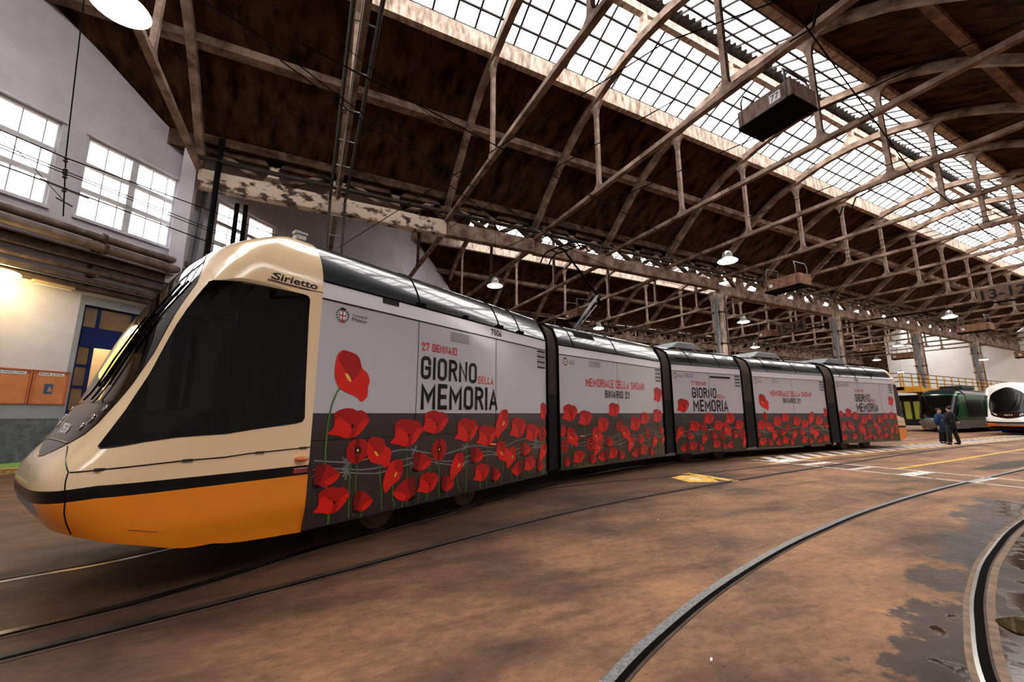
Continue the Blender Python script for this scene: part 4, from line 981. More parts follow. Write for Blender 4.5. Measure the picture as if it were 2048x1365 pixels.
    def stroke(pts, w_, mi):
        for a, b_ in zip(pts[:-1], pts[1:]):
            dx, dz_ = b_[0] - a[0], b_[1] - a[1]; l_ = math.hypot(dx, dz_) or 1; nx, nz = -dz_ / l_ * w_ / 2, dx / l_ * w_ / 2
            flat([(a[0] + nx, a[1] + nz), (b_[0] + nx, b_[1] + nz), (b_[0] - nx, b_[1] - nz), (a[0] - nx, a[1] - nz)], mi)
    rr = random.Random(ord(key) * 3)
    for z0 in (.97, .86, .80):
        pts = [(0.05 + i * (Ln - .1) / 24, z0 + .045 * sin(i * .9 + z0 * 9) + .02 * sin(i * .37)) for i in range(25)]
        stroke(pts, .016, 6)
        for i in range(2, 24, 5 if z0 != .86 else 7):
            x, z = pts[i]
            for k in range(5):
                an = rr.uniform(0, pi); r_ = rr.uniform(.05, .1); stroke([(x - cos(an) * r_, z - sin(an) * r_), (x + cos(an) * r_, z + sin(an) * r_)], .010, 6)
    fl_ = [q.split() for q in FL[key].split(',')]
    stems = MB()
    for q in fl_:
        x0, x1, z0, z1 = map(float, q[1:]); cx_ = (x0 + x1) / 2; big = z1 > 1.8
        bx = cx_ + rr.uniform(-.1, .08) - (.12 if big and key == '1' else 0)
        if big and key == '1': pts = [(x0 + .12, z0 + .22), (x0 + .05, z0 + .12), (x0 + .0, z0 - .02), (x0 - .03, z0 - .2), (x0 - .04, 1.1), (x0 - .02, .85), (x0 + .01, .6)]
        else: pts = [(cx_, z0 + .1), (cx_ + (bx - cx_) * .3, z0 - .1), (cx_ + (bx - cx_) * .7, (z0 + .33) / 2), (bx, .33)]
        if z0 < .5: pts = [(cx_, z0 + .1), (cx_ - .01, z0), (cx_ - .03, .31)]
        stroke(pts, .014 if not big else .02, 4)
    for q in sorted(fl_, key=lambda q: -float(q[3])):
        x0, x1, z0, z1 = map(float, q[1:])
        for pl, mi in SH[q[0]]:
            flat([(x0 + px * (x1 - x0), z1 - pz * (z1 - z0)) for px, pz in (rnd_poly(pl, 2) if mi != 3 else rnd_poly(pl, 1))], mi)
    mb.build('poppy_print', PRINT, S, fixn=False, label='red poppies with green stems and barbed wire')
    # lettering
    mb = MB(); OUT = .0045
    def txt(s_, a, b_, z0, z1, mi, t=.17, **kw): din(mb, s_, lambda x, y: P(a + x * (b_ - a), z0 + y * (z1 - z0), OUT), mi, t)
    if kind == 'G':
        g = {'1': (1.50, 3.06, 1.50), '3': (.89, 0, .89), '5': (1.35, 1.46, 1.35)}[key]; x = g[0]; k_ = {'1': 1, '3': .98, '5': .93}[key]
        txt('27 GENNAIO', x, x + .72 * k_, 2.38, 2.50, 7, bold=.02, space=.95); txt('GIORNO', x, x + 1.2 * k_, 1.975, 2.305, 5, bold=.03, space=.95)
        txt('DELLA', x + 1.24 * k_, x + 1.64 * k_, 1.98, 2.105, 7, bold=.02, space=.95); txt('MEMORIA', x + .02, x + 1.76 * k_, 1.55, 1.925, 5, bold=.03, space=.95)
    else:
        txt('MEMORIALE DELLA SHOAH', .96, 3.55, 2.12, 2.32, 7, bold=.025, space=.93); txt('BINARIO 21', 1.72, 2.8, 1.87, 2.06, 5, bold=.025, space=.93)
    if key in '15': 
        a = 3.06 if key == '1' else 1.46; txt('7506', a, a + .3, 2.845, 2.955, 5, bold=.02)
    mb.build('lettering', PRINT, S, fixn=False, label='black and red lettering')
    cx_ = {'1': .26, '2': .245, '3': .18, '4': .23, '5': .21}[key]
    mb = MB(); 
    mb2 = mb
    def F2(pl, mi, o_=OUT): mb.add([P(cx_ + x, 2.64 + z, o_) for x, z in pl], [tuple(range(len(pl)))], mi)
    sh = [(-.035, .05), (.035, .05), (.035, -.02), (.022, -.045), (0, -.058), (-.022, -.045), (-.035, -.02)]
    F2([(x * 1.16, z * 1.12) for x, z in sh], 5, OUT - .0004); F2(sh, 8); F2([(-.008, .05), (.008, .05), (.008, -.055), (-.008, -.055)], 7, OUT + .0004); F2([(-.035, .008), (.035, .008), (.035, -.008), (-.035, -.008)], 7, OUT + .0004)
    F2([(-.032, .065), (-.036, .095), (-.02, .088), (0, .1), (.02, .088), (.036, .095), (.032, .065)], 5)
    for s_ in (-1, 1):
        for i in range(7):
            a = radians(-78 + i * 24); x = s_ * .075 * cos(a); z = -.005 + .075 * sin(a); t = .022
            F2([(x - t * .5, z - t * .3), (x + s_ * t * .7, z + t * .1), (x + t * .2, z + t), (x - s_ * t * .5, z + t * .4)], 9)
    F2([(-.03, -.09), (.035, -.07), (.03, -.06), (-.035, -.08)], 7); F2([(.03, -.09), (-.035, -.07), (-.03, -.06), (.035, -.08)], 7, OUT + .0002)
    text_on(mb, 'Comune di', lambda x, y: P(cx_ + .13 + x * .20, 2.655 + y * .035, OUT), 5, bold=0); text_on(mb, 'Milano', lambda x, y: P(cx_ + .13 + x * .2, 2.60 + y * .042, OUT), 5, bold=.0)
    mb.build('city_crest', PRINT, S, fixn=False, label='small crest with red cross and green laurel')
    # louvres, memorial stripes, joints, marker lamps
    mb = MB()
    v0 = {'1': (2.07, 2.5), '2': (1.09, 1.55), '3': (.6, 1.01), '4': (1.10, 1.55), '5': (.57, .98)}[key]
    mb.add([P(a, z, .003) for a, z in rect(v0[0], v0[1], 2.58, 2.75)], [(0, 1, 2, 3)], 1)
    for i in range(7): mb.add([P(a, z, .0045) for a, z in rect(v0[0], v0[1], 2.59 + i * .023, 2.602 + i * .023)], [(0, 1, 2, 3)], 0)
    mb.build('vent_louvre', [M['ink'], M['strip']], S, fixn=False)
    mb = MB(); e0 = Ln - .34
    for i in range(4): mb.add([P(a, z, OUT) for a, z in rect(e0, e0 + .29, 2.40 + i * .108, 2.436 + i * .108)], [(0, 1, 2, 3)], 5)
    for i, s_ in enumerate(('MILANO', 'DELLA SHOAH', 'MEMORIALE')): text_on(mb, s_, lambda x, y: P(e0 + x * .29, 2.458 + i * .108 + y * .028, OUT), 5, bold=0)
    mb.build('memorial_emblem', PRINT, S, fixn=False)
    mb = MB()
    js = {'1': (1.44, 3.21), '2': (2.29,), '3': (1.74,), '4': (2.34,), '5': (1.64, 3.3)}[key]
    for s_ in js: mb.box(P(s_, 2.0, .0035), (.008, .002, 1.57), rz=radians(ang))
    mb.box(P(Ln / 2, 1.205, .0035), (Ln, .002, .008), rz=radians(ang)); mb.box(P(Ln / 2, 2.792, .001), (Ln, .01, .018), rz=radians(ang))
    if key == '1':
        mb.box(P(.94, 2.965, .004), (.26, .01, .09), rz=radians(ang))
        lp = [(2.2, .62), (2.25, .86), (2.4, .93), (4.0, .93), (4.15, .86), (4.2, .62)]
        for a, b_ in zip(lp[:-1], lp[1:]): mb.bar(P(*a, .0035), P(*b_, .0035), .002, .006, up=tuple(nn))
    if key == '3': mb.box(P(2.32, 2.67, .004), (1.03, .01, .06), rz=radians(ang))
    mb.build('panel_joint', M['ink'], S)
    if key != '5':
        sp = {'1': 3.12, '2': .75, '3': 1.55, '4': 3.95}[key]
        q = MB().ball(P(sp, .985, .012), (.07, .07, .022), 8); q.build('side_marker_lamp', M['amber'], S, smooth=True)
    # wheels and bogie
    if kind == 'G' or key == '5':
        for s_ in ((1.2, 2.9) if key == '1' else (.9, 2.5)):
            wh = MB(); 
            for v in (.45, 1.85):
                c_ = O + d * s_ + nn * v + Z3 * .315
                t = MB().lathe((0, 0, 0), [(.001, -.06), (.30, -.06), (.315, -.04), (.315, .05), (.34, .06), (.34, .08), (.001, .08)], 24)
                wh.add([c_ + d * q[0] + Z3 * q[1] + nn * q[2] for q in t.v], t.f)
            wh.box(O + d * s_ + nn * 1.15 + Z3 * .315, (.1, 1.5, .1), rz=radians(ang))
            wh.build('wheelset', M['rust'], S, smooth='auto')
        MB().box(O + d * (Ln / 2) + nn * 1.2 + Z3 * .36, (Ln * .6, 1.1, .2), rz=radians(ang)).build('bogie_frame', M['black'], S)
        return S
    return S
def thing_part(nm, parent, label):
    o = bpy.data.objects.new(nm, None); COL.objects.link(o); o.parent = parent; BASE[o.name] = BASE.get(parent.name, Vector())
    if label: o['label'] = label
    o.empty_display_size = .2
    return o
def build_bellows(T, A, angA, B, angB):
    # folds from the rear of one section to the front of the next
    dA = Vector((cos(radians(angA)), sin(radians(angA)), 0)); dB = Vector((cos(radians(angB)), sin(radians(angB)), 0))
    nA = Vector((-dA.y, dA.x, 0)); nB = Vector((-dB.y, dB.x, 0)); A = Vector((*A, 0)); B = Vector((*B, 0))
    prof = [(0, .35), (0, 1.9), (0, 2.9), (.03, 3.1), (.14, 3.36), (.38, 3.5), (.8, 3.6), (1.2, 3.62)]; prof = prof + [(2.4 - v, z) for v, z in prof[::-1][1:]]
    n = 16
    def ring(t, ins):
        a = A.lerp(B, t); nn = nA.lerp(nB, t).normalized(); r_ = []
        for v, z in prof:
            vv = 1.2 + (v - 1.2) * (1 - ins / 1.2) if abs(v - 1.2) > .01 else v
            r_.append(a + nn * vv + Z3 * (z - (ins if z > 3.05 else 0)))
        return r_
    for nm, z0, m_ in (('bellows', 0, 'bellows'),):
        vs = []; fs = []; k = len(prof); mi = []
        for i in range(n + 1):
            vs += ring(i / n, .01 + (.10 if i % 2 == 0 else 0))
        mb = MB()
        mb.v = vs
        for i in range(n):
            for j_ in range(k - 1):
                q = (i * k + j_, i * k + j_ + 1, (i + 1) * k + j_ + 1, (i + 1) * k + j_)
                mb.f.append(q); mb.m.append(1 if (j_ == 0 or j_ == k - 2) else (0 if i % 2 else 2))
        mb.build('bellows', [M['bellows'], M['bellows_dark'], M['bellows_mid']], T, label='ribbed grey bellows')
    mb = MB()
    for t in (0.04, .96):
        r_ = ring(t, -.005); mb.tube(r_, .035, 6)
    mb.build('bellows_frame', M['black'], T)

T = thing('articulated_tram', 'long cream and orange tram wrapped in red poppies reading GIORNO DELLA MEMORIA', 'tram', (10, 8.5, 0))
SECS = [('1', (.076, 5.011), 27.7, 4.888, 'G'), ('2', (4.907, 7.603), 15.82, 4.546, 'M'), ('3', (9.936, 9.073), 1.57, 3.413, 'G'), ('4', (14.175, 9.322), -.34, 4.525, 'M'), ('5', (19.341, 9.232), -2.4, 4.399, 'G')]
ends = []
for key, O, ang, Ln, kd in SECS:
    build_section(T, key, O, ang, Ln, kd); ends.append((O, (O[0] + cos(radians(ang)) * Ln, O[1] + sin(radians(ang)) * Ln), ang))
for i in range(4): build_bellows(T, ends[i][1], ends[i][2], ends[i + 1][0], ends[i + 1][2])
a_ = radians(27.7); fwd = Vector((-cos(a_), -sin(a_), 0)); inw = Vector((-sin(a_), cos(a_), 0))
fc = thing_part('front_cab', T, None)
CAB = build_cab(fc, (.076, 5.011, 0), fwd, inw)
# name script, mirror, marker lamps, camera housing on the roof
mb = MB(); text_on(mb, 'Sirietto', lambda x, y: CAB.P(.405 - x * .355, 2.872 + x * 0 + y * .082, .004), bold=.02)
for k in range(3): mb.box(CAB.P(.2, 2.855 - k * .0001, .004), (.002, .002, .002))
CABn = CAB
mb.build('name_script', M['ink'], fc, fixn=False)
mb = MB(); CAB.line(mb, [(.41, 2.862), (.1, 2.852)], .004, .003); CAB.line(mb, [(.41, 2.848), (.2, 2.842)], .003, .003); mb.build('script_underline', M['ink'], fc)
MB().ball(CAB.P(.045, 1.03, .01), (.07, .07, .028), 8).build('side_marker_lamp', M['amber'], fc, smooth=True)
MB().box(CAB.P(.045, .912, .008), (.15, .03, .055), rz=a_).build('reflector', M['redlens'], fc, bevel=.006)
q = MB().box(CAB.P(.02, 3.64, .05), (.12, .12, .07), rz=a_); q.box(CAB.P(.02, 3.64, .11), (.16, .1, .04), rz=a_); q.build('roof_camera', M['silver'], fc, bevel=.01)
for a in (.42, .62, .25, .04): MB().box(CAB.P(a, lerp(a, [0, .3, .42, .735], [1.142, 1.12, 1.10, 1.055]), .003), (.07, .02, .022), rz=a_).build('seam_latch', M['iron'], fc)
mb = MB(); CAB.line(mb, [(.53, .60), (.5, .585), (.46, .55)], .004, .001); mb.build('scratch', mat('scratched_paint', (.25, .09, .02), rough=.6), fc)
# rear cab
a_ = radians(-2.4); dd = Vector((cos(a_), sin(a_), 0)); rc = thing_part('rear_cab', T, None)
build_cab(rc, (*ends[4][1], 0), dd * .48, Vector((-dd.y, dd.x, 0)), interior=False, detail=False)
# pantograph on the second section
O2 = Vector((4.907, 7.603, 0)); a_ = radians(15.82); d2 = Vector((cos(a_), sin(a_), 0)); n2 = Vector((-d2.y, d2.x, 0))
def Q(s_, v, z): return O2 + d2 * s_ + n2 * v + Z3 * z
pg = thing_part('pantograph', T, None)
mb = MB(); mb.bar(Q(2.0, .7, 3.74), Q(3.3, .7, 3.74), .06, .06).bar(Q(2.0, 1.7, 3.74), Q(3.3, 1.7, 3.74), .06, .06).bar(Q(2.1, .7, 3.78), Q(2.1, 1.7, 3.78), .08, .08)
for s_ in (2.05, 3.2):
    for v in (.75, 1.65): mb.lathe(Q(s_, v, 3.62), [(.05, 0), (.07, .03), (.04, .06), (.07, .09), (.04, .12)], 10)
mb.build('base_frame', M['rust'], pg)
MB().tube([Q(2.12, 1.2, 3.85), Q(3.22, 1.2, 5.02)], .045, 10).tube([Q(2.3, 1.35, 3.8), Q(3.3, 1.3, 4.75)], .018, 8).build('lower_arm', M['zinc'], pg, smooth=True)
MB().tube([Q(3.22, 1.2, 5.02), Q(3.35, 1.2, 4.78)], .05, 8).tube([Q(3.22, 1.2, 5.05), Q(1.75, 1.2, 6.05)], [.04, .025], 10).build('upper_arm', M['black'], pg, smooth=True)
mb = MB()
for o_ in (-.17, .17):
    P_ = [(-.75, -.28), (-.62, -.08), (-.45, 0), (.45, 0), (.62, -.08), (.75, -.28)]
    mb.tube([Q(1.7 + o_, 1.2 + v, 6.12 + z) for v, z in P_], .022, 8)
mb.bar(Q(1.53, .9, 6.1), Q(1.87, .9, 6.1), .03, .03).bar(Q(1.53, 1.5, 6.1), Q(1.87, 1.5, 6.1), .03, .03).bar(Q(1.53, 1.2, 6.08), Q(1.87, 1.2, 6.08), .04, .04)
mb.build('collector_head', M['black'], pg, smooth=True)
# ================================================================ rails in the floor
def catmull(p, k=8):
    out_ = []
    P = [p[0]] + list(p) + [p[-1]]
    P[0] = (2 * p[0][0] - p[1][0], 2 * p[0][1] - p[1][1]); P[-1] = (2 * p[-1][0] - p[-2][0], 2 * p[-1][1] - p[-2][1])
    for i in range(1, len(P) - 2):
        for j in range(k):
            t = j / k; q = []
            for c_ in (0, 1):
                a, b_, e, f = P[i - 1][c_], P[i][c_], P[i + 1][c_], P[i + 2][c_]
                q.append(.5 * (2 * b_ + (e - a) * t + (2 * a - 5 * b_ + 4 * e - f) * t * t + (3 * b_ - a - 3 * e + f) * t**3))
            out_.append(tuple(q))
    out_.append(tuple(p[-1])); return out_
def ribbon(path, o0, o1, z0, z1, mi, mb):
    vs = []; n = len(path)
    for i, p in enumerate(path):
        a = path[max(0, i - 1)]; b_ = path[min(n - 1, i + 1)]; d = Vector((b_[0] - a[0], b_[1] - a[1], 0)).normalized(); nn = Vector((-d.y, d.x, 0))
        for o_, z in ((o0, z0), (o1, z0), (o1, z1), (o0, z1)): vs.append(Vector((p[0], p[1], z)) + nn * o_)
    fs = []
    for i in range(n - 1):
        q = 4 * i
        for k in range(4): fs.append((q + k, q + (k + 1) % 4, q + 4 + (k + 1) % 4, q + 4 + k))
    fs += [(0, 1, 2, 3), (4 * n - 4, 4 * n - 1, 4 * n - 2, 4 * n - 3)]
    mb.add(vs, fs, mi); return mb
def rail(pts, lab, head='steel', w_=.07, g_=.045, lip=.03, joint=.0, side=-1, grp='rails'):
    path = catmull(pts); R = thing('tram_rail', lab, 'rail', (pts[len(pts) // 2][0], pts[len(pts) // 2][1], 0))
    def rb(a, b_, z0, z1, nm, m_):
        if side > 0: a, b_ = -b_, -a
        ribbon(path, a, b_, z0, z1, 0, MB()).build(nm, m_, R)
    rb(0, w_, -.02, .006, 'rail_head', M[head]); rb(-g_, 0, -.02, .003, 'rail_groove', M['groove']); rb(-g_ - lip, -g_, -.02, .005, 'rail_lip', M['rust'])
    if joint: rb(w_, w_ + joint, -.02, .004, 'outer_joint', M['joint']); rb(-g_ - lip - joint * 1.4, -g_ - lip, -.02, .004, 'inner_joint', M['joint'])
    return R
T1 = [(-6, 3.1), (-3.2, 3.9), (-1.74, 4.35), (-.9, 4.66), (.4, 5.5), (2, 6.35), (4.3, 7.5), (6.5, 8.6), (9, 9.35), (12, 9.65), (20, 9.7), (40, 9.7), (84, 9.7)]
T1b = []
for i, p in enumerate(T1):
    a = T1[max(0, i - 1)]; b_ = T1[min(len(T1) - 1, i + 1)]; d = Vector((b_[0] - a[0], b_[1] - a[1])).normalized(); T1b.append((p[0] - d.y * 1.445, p[1] + d.x * 1.445))
rail(T1, 'shiny rail nearest the camera beneath the poppy wrapped tram', 'steel_bright'); rail(T1b, 'shiny rail passing under the far side of the poppy wrapped tram', 'steel_bright', side=1)
rail([(-6, 2.95), (-3.2, 3.55), (-1.3, 4.03), (.51, 4.57), (2.4, 5.18), (4.47, 5.73), (7.4, 6.2), (13, 6.86), (25.2, 7.98), (37, 8.5), (60, 8.8), (84, 8.9)], 'dark greasy rail sweeping across the floor just in front of the tram', 'iron')
rail([(2.2, 6.3), (3.75, 7.2), (5.6, 7.5), (9.02, 7.53), (15.3, 7.75), (25, 7.9), (45, 8.0), (84, 8.0)], 'thin bright rail emerging from the shadow of the tram toward the zebra walkway', 'steel_bright', w_=.035, g_=.02, lip=.02)
rail([(-3, -.6), (-1.2, .55), (.1, 1.28), (1.0, 1.74), (1.69, 2.09), (2.33, 2.35), (3.34, 2.68), (4.73, 3.03), (6.09, 3.29), (8.17, 3.6), (11.59, 3.9), (17.47, 4.17), (40, 5.2), (84, 6.6)], 'wide rough steel rail curving through the middle of the brown foreground', 'steel', w_=.065, g_=.045, lip=.02)
rail([(1.0, -1.6), (1.6, -.6), (2.2, .25), (2.85, .8), (3.58, 1.16), (4.44, 1.44), (5.33, 1.68), (6.74, 1.97), (9.32, 2.31), (14, 2.6), (40, 2.6), (84, 2.6)], 'wet curved rail with pale mortar edges at the bottom right corner', 'steel_bright', w_=.022, g_=.05, lip=.015, joint=.035)
pdl = MB().add([(x, y, .0075) for x, y in rnd_poly([(4.64, 1.40), (4.74, 1.385), (4.9, 1.33), (4.9, 1.2), (4.6, 1.18), (4.5, 1.24), (4.55, 1.33)], 2)], [tuple(range(28))])
tag(pdl.build('puddle', mat('muddy_water', (.05, .04, .012), rough=.03, spec=.8), fixn=False), 'small muddy puddle shining right of the wet curved rail', 'puddle')
tag(MB().add([(x, y, .004) for x, y in rnd_poly([(16.2, 4.8), (16.6, 4.55), (17.6, 4.35), (21, 4.55), (21, 5.0), (18, 4.92)], 1)], [tuple(range(12))]).build('floor_patch', mat('dark_asphalt_patch', (.05, .04, .035), (.09, .07, .06), 6, .9), fixn=False), 'dark asphalt patch in the floor at the right edge beside the middle rail', 'floor patch')
tag(MB().add([(x, y, .003) for x, y in rnd_poly([(7.78, 4.45), (8.2, 4.42), (9.0, 4.6), (8.95, 4.3), (8.85, 3.98), (8.3, 4.02), (7.35, 3.85), (7.5, 4.15)], 0)], [tuple(range(8))]).build('floor_patch', mat('square_patch', (.15, .082, .05), (.22, .115, .066), 3, .9), fixn=False), 'squarish darker floor patch beyond the middle curved rail', 'floor patch')
# ---------------------------------------------------------------- painted markings
def worn(name, col, thr=.40):
    m = mat(name, col, tuple(c_ * .22 for c_ in col), 7, .75, lo=.52, hi=.66, detail=10); return m
MW = worn('worn_white_road_paint', (.72, .70, .66)); MY = worn('worn_yellow_road_paint', (.72, .42, .07))
Zb = thing('zebra_walkway', 'white zebra barred walkway between yellow lines running past the standing people', 'floor marking', (30, 9.2, 0))
up = lambda x: lerp(x, [13.4, 18.8, 29.3, 47.4, 84], [9.62, 9.62, 10.15, 10.8, 11.2]) if x > 18 else 9.6
lo_f = lambda x: lerp(x, [12.3, 16.4, 24.3, 37.8, 84], [7.95, 8.4, 8.47, 8.73, 9.2])
for nm, f in (('upper_line', lambda x: min(9.35, 9.0 + 0 * x) if x < 0 else lerp(x, [12, 18.8, 29, 47, 84], [9.35, 9.5, 10.0, 10.75, 11.1])), ('lower_line', lo_f)):
    ribbon([(12.6 + i * 2, f(12.6 + i * 2)) for i in range(36)], -.06, .06, .0, .004, 0, MB()).build(nm, MY, Zb)
mb = MB(); x = 13.3
while x < 70:
    y0, y1 = lo_f(x) + .1, lerp(x, [12, 18.8, 29, 47, 84], [9.35, 9.5, 10.0, 10.75, 11.1]) - .1
    dx = (y1 - y0) * .75
    mb.add([(x, y0, .004), (x + .42, y0, .004), (x + .42 + dx, y1, .004), (x + dx, y1, .004)], [(0, 1, 2, 3)]); x += .92 if x < 30 else 1.1
mb.build('zebra_bars', MW, Zb, fixn=False, kind='stuff')
Cb = thing('crossing_band', 'worn white double line band crossing the floor from the zebra walkway', 'floor marking', (13.9, 5.5, 0))
for X in (14.6, 13.25): ribbon([(X, y) for y in (9.0, 7, 5, 3, 1, -2)], -.045, .045, 0, .0042, 0, MB()).build('band_line', MW, Cb)
for y, h_ in ((8.3, .5), (6.25, .12), (5.1, .3), (3.95, .14), (7.4, .2)): MB().box((13.9, y, .002), (1.3, h_, .0044)).build('band_bar', MW, Cb)
ym = thing('painted_block', 'yellow painted floor block with a faded white 6 in front of the second tram section', 'floor marking', (8.2, 7.0, 0))
MB().add([(7.83, 7.35, .0045), (8.45, 7.55, .0045), (8.70, 6.95, .0045), (8.30, 6.42, .0045), (7.7, 6.7, .0045)], [(0, 1, 2, 3, 4)]).build('paint_patch', MY, ym, fixn=False)
MB().add([(8.62, 7.72, .0045), (8.86, 7.72, .0045), (8.86, 6.3, .0045), (8.62, 6.3, .0045)], [(0, 1, 2, 3)]).build('paint_bar', MY, ym, fixn=False)
mb = MB(); text_on(mb, '6', lambda x, y: Vector((8.0 + y * .4, 7.1 - x * .32, .006))); mb.build('paint_number', MW, ym, fixn=False)
tag(ribbon([(14.6, 5.75), (18.4, 5.9), (24.6, 6.25), (34, 6.6), (60, 7.0)], -.07, .07, 0, .004, 0, MB()).build('yellow_line', MY), 'single worn yellow line between the dark rail and the middle curved rail', 'floor marking')
# litter
for x, y, lab in ((4.6, 4.6, 'white cigarette end on the floor left of the square patch'), (2.35, 1.98, 'white paper scrap on the floor close to the middle rail near the bottom')):
    tag(MB().box((x, y, .009), (.035, .012, .008), rz=.6).build('litter', M['white']), lab, 'litter')

# ================================================================ pendant lamps
def make_lamp(loc, lab):
    x, y, z = loc; Lm = thing('pendant_lamp', lab, 'lamp', loc, group='pendant lamps')
    MB().lathe((x, y, z), [(.355, 0), (.35, .015), (.30, .06), (.22, .11), (.17, .15)], 24).build('lamp_shade', M['enamel'], Lm, smooth=True)
    MB().lathe((x, y, z), [(.17, .15), (.175, .24), (.13, .36), (.06, .40), (.02, .42), (.001, .42)], 16).build('lamp_housing', M['silver'], Lm, smooth=True)
    MB().lathe((x, y, z), [(.345, .004), (.33, -.02), (.22, -.05), (.001, -.06)], 24).build('lamp_lens', M['lamp_glow'], Lm, smooth=True)
    MB().tube([(x, y, z + .4), (x, y, z + 3.6)], .008, 6).build('lamp_cord', M['black'], Lm)
    return Lm
LP = [((7.27, 16.38, 7.2), 'lit pendant lamp hanging above the poppy wrapped tram roof, beside its pantograph'), ((-2.86, 7.02, 7.3), 'large glowing pendant lamp cut off by the top left picture edge'),
      ((13.94, 9.63, 7.2), 'lit pendant lamp with ribbed housing hanging high above the third tram section'), ((34.28, 9.82, 7.2), 'lit pendant lamp above the yellow gantry beneath the 13-12 sign'),
      ((17.49, 21.92, 7.2), 'small lit pendant lamp behind the raised pantograph arm'), ((24.46, 16.22, 7.2), 'lit pendant lamp just right of the column behind the fourth tram section'),
      ((34.92, 22.34, 7.2), 'small lit pendant lamp low between the first and second columns'), ((45.13, 16.36, 7.2), 'lit pendant lamp left of the third column above the tram tail'),
      ((55.22, 22.0, 7.2), 'small lit pendant lamp above the rear roof of the tram'), ((65.16, 16.7, 7.2), 'lit pendant lamp before the white far wall'), ((75.1, 27.4, 7.2), 'tiny lit pendant lamp low beside the gantry railing'),
      ((-6.0, 16.4, 7.2), None)]
lp0 = None
for loc, lab in LP:
    if lab is None: continue
    if lp0 is None: lp0 = make_lamp(loc, lab); remember(lp0)
    else: c_ = copy_tree(lp0); c_.location = loc; c_['label'] = lab
for loc, _ in LP[:4] + LP[5:6]:
    l = bpy.data.lights.new('pendant_light', 'SPOT'); l.energy = 260; l.color = (1, .8, .55); l.spot_size = radians(150); l.spot_blend = .6; l.shadow_soft_size = .3
    o = bpy.data.objects.new('pendant_light', l); COL.objects.link(o); o.location = (loc[0], loc[1], loc[2] - .1)

# ================================================================ hanging crates, signs, wires
def hang_box(c, sz, lab, m_, top, ang=0, num=None, grp='hanging crates on the tie beams'):
    x, y, z = c; B = thing('hanging_crate', lab, 'crate', (x, y, z), group=grp); lx, ly, lz = sz
    q = MB(); t = .03; R = Matrix.Rotation(ang, 3, 'Z')
    def V(a, b_, cc): return Vector(c) + R @ Vector((a, b_, cc))
    ax = (R @ Vector((1, 0, 0)), R @ Vector((0, 1, 0)), Z3)
    for a, b_, w1, w2 in ((0, -ly / 2, lx, t), (0, ly / 2, lx, t), (-lx / 2, 0, t, ly), (lx / 2, 0, t, ly)): q.box(V(a, b_, lz / 2), (w1, w2, lz), ax=ax)
    q.build('crate_sides', m_, B)
    MB().box(V(0, 0, -.02), (lx * 1.02, ly * 1.02, .05), ax=ax).box(V(0, -ly / 2, -.06), (lx, .06, .05), ax=ax).box(V(0, ly / 2, -.06), (lx, .06, .05), ax=ax).build('crate_floor', M['black'], B)
    for s_ in (-1, 1): MB().tube([V(-lx / 2, s_ * ly * .42, 0), V(-lx / 2, s_ * ly * .42, top * .8), V(-lx / 2 + .03, s_ * ly * .38, top), V(lx / 2, s_ * ly * .38, top + .02), V(lx / 2, s_ * ly * .42, top * .8), V(lx / 2, s_ * ly * .42, 0)], .03, 8).build('hanger_bar', M['zinc'], B, smooth=True)
    if not num: MB().tube([V(0, 0, top), V(0, 0, 10.84 - z)], .012, 6).bar(V(-lx / 2, -ly * .38, top), V(lx / 2, ly * .38, top + .01), .04, .04).build('hanger_rope', M['black'], B)
    if not num: MB().box(V(-lx / 2 - .022, ly * .3, lz * .4), (.01, .2, .18), ax=ax).build('number_card', M['white'], B)
    if num:
        MB().box(V(-lx / 2 - .022, -ly * .22, lz * .45), (.01, .3, .26), ax=ax).build('number_card', M['white'], B)
        q = MB(); text_on(q, num, lambda a, b_: V(-lx / 2 - .03, -ly * .22 + .11 - a * .22, lz * .45 - .09 + b_ * .18)); q.build('card_number', M['ink'], B, fixn=False)
    return B
hang_box((11.55, 6.05, 9.9), (1.15, 1.5, .5), 'large weathered plank crate numbered 77 hanging below the skylight', M['plank'], .95, 0, '77')
# the crate floor is a stack of dark boards
for c, sz, lab in (((23.8, 13.0, 8.4), 1.9, 'brown wooden crate with white tag hanging over the third tram section'), ((50.25, 13.0, 8.3), 1.9, 'brown wooden crate hanging right of the lamp under the 13-12 sign'), ((38.3, 23.1, 8.5), 1.2, 'pale crate hanging just left of the 15-14 sign'),
               ((55.22, 22.5, 8.2), 1.8, 'small brown crate hanging above the fifth tram section roof'), ((60.19, 21.6, 7.6), 1.6, 'small brown crate hanging near the third column'), ((66, 13.6, 7.2), 1.9, 'grey green crate hanging before the far white wall'), ((17.3, 24.0, 8.3), 1.6, 'dim crate hanging behind the second tram section')):
    hang_box(c, (1.1, sz, .6), lab, M['crate'], 1.3, 0, None)
def sign(c, w_, h_, s_, lab):
    S = thing('number_sign', lab, 'sign', c)
    MB().box(c, (.04, w_, h_)).build('sign_board', mat('brown_sign', (.06, .03, .018), (.13, .07, .035), 3, .8), S)
    q = MB(); text_on(q, s_, lambda x, y: Vector((c[0] - .025, c[1] + w_ * .42 - x * w_ * .84, c[2] - h_ * .36 + y * h_ * .72)), bold=.02); q.build('sign_lettering', M['ink'], S, fixn=False)
    MB().tube([(c[0], c[1] - w_ * .4, c[2] + h_ / 2), (c[0], c[1] - w_ * .4, 10.85)], .012).tube([(c[0], c[1] + w_ * .4, c[2] + h_ / 2), (c[0], c[1] + w_ * .4, 10.85)], .012).build('sign_hanger', M['iron'], S)
sign((43.5, 9.55, 9.95), 2.6, 1.0, '13-12', 'brown hanging track sign reading 13-12 at the right')
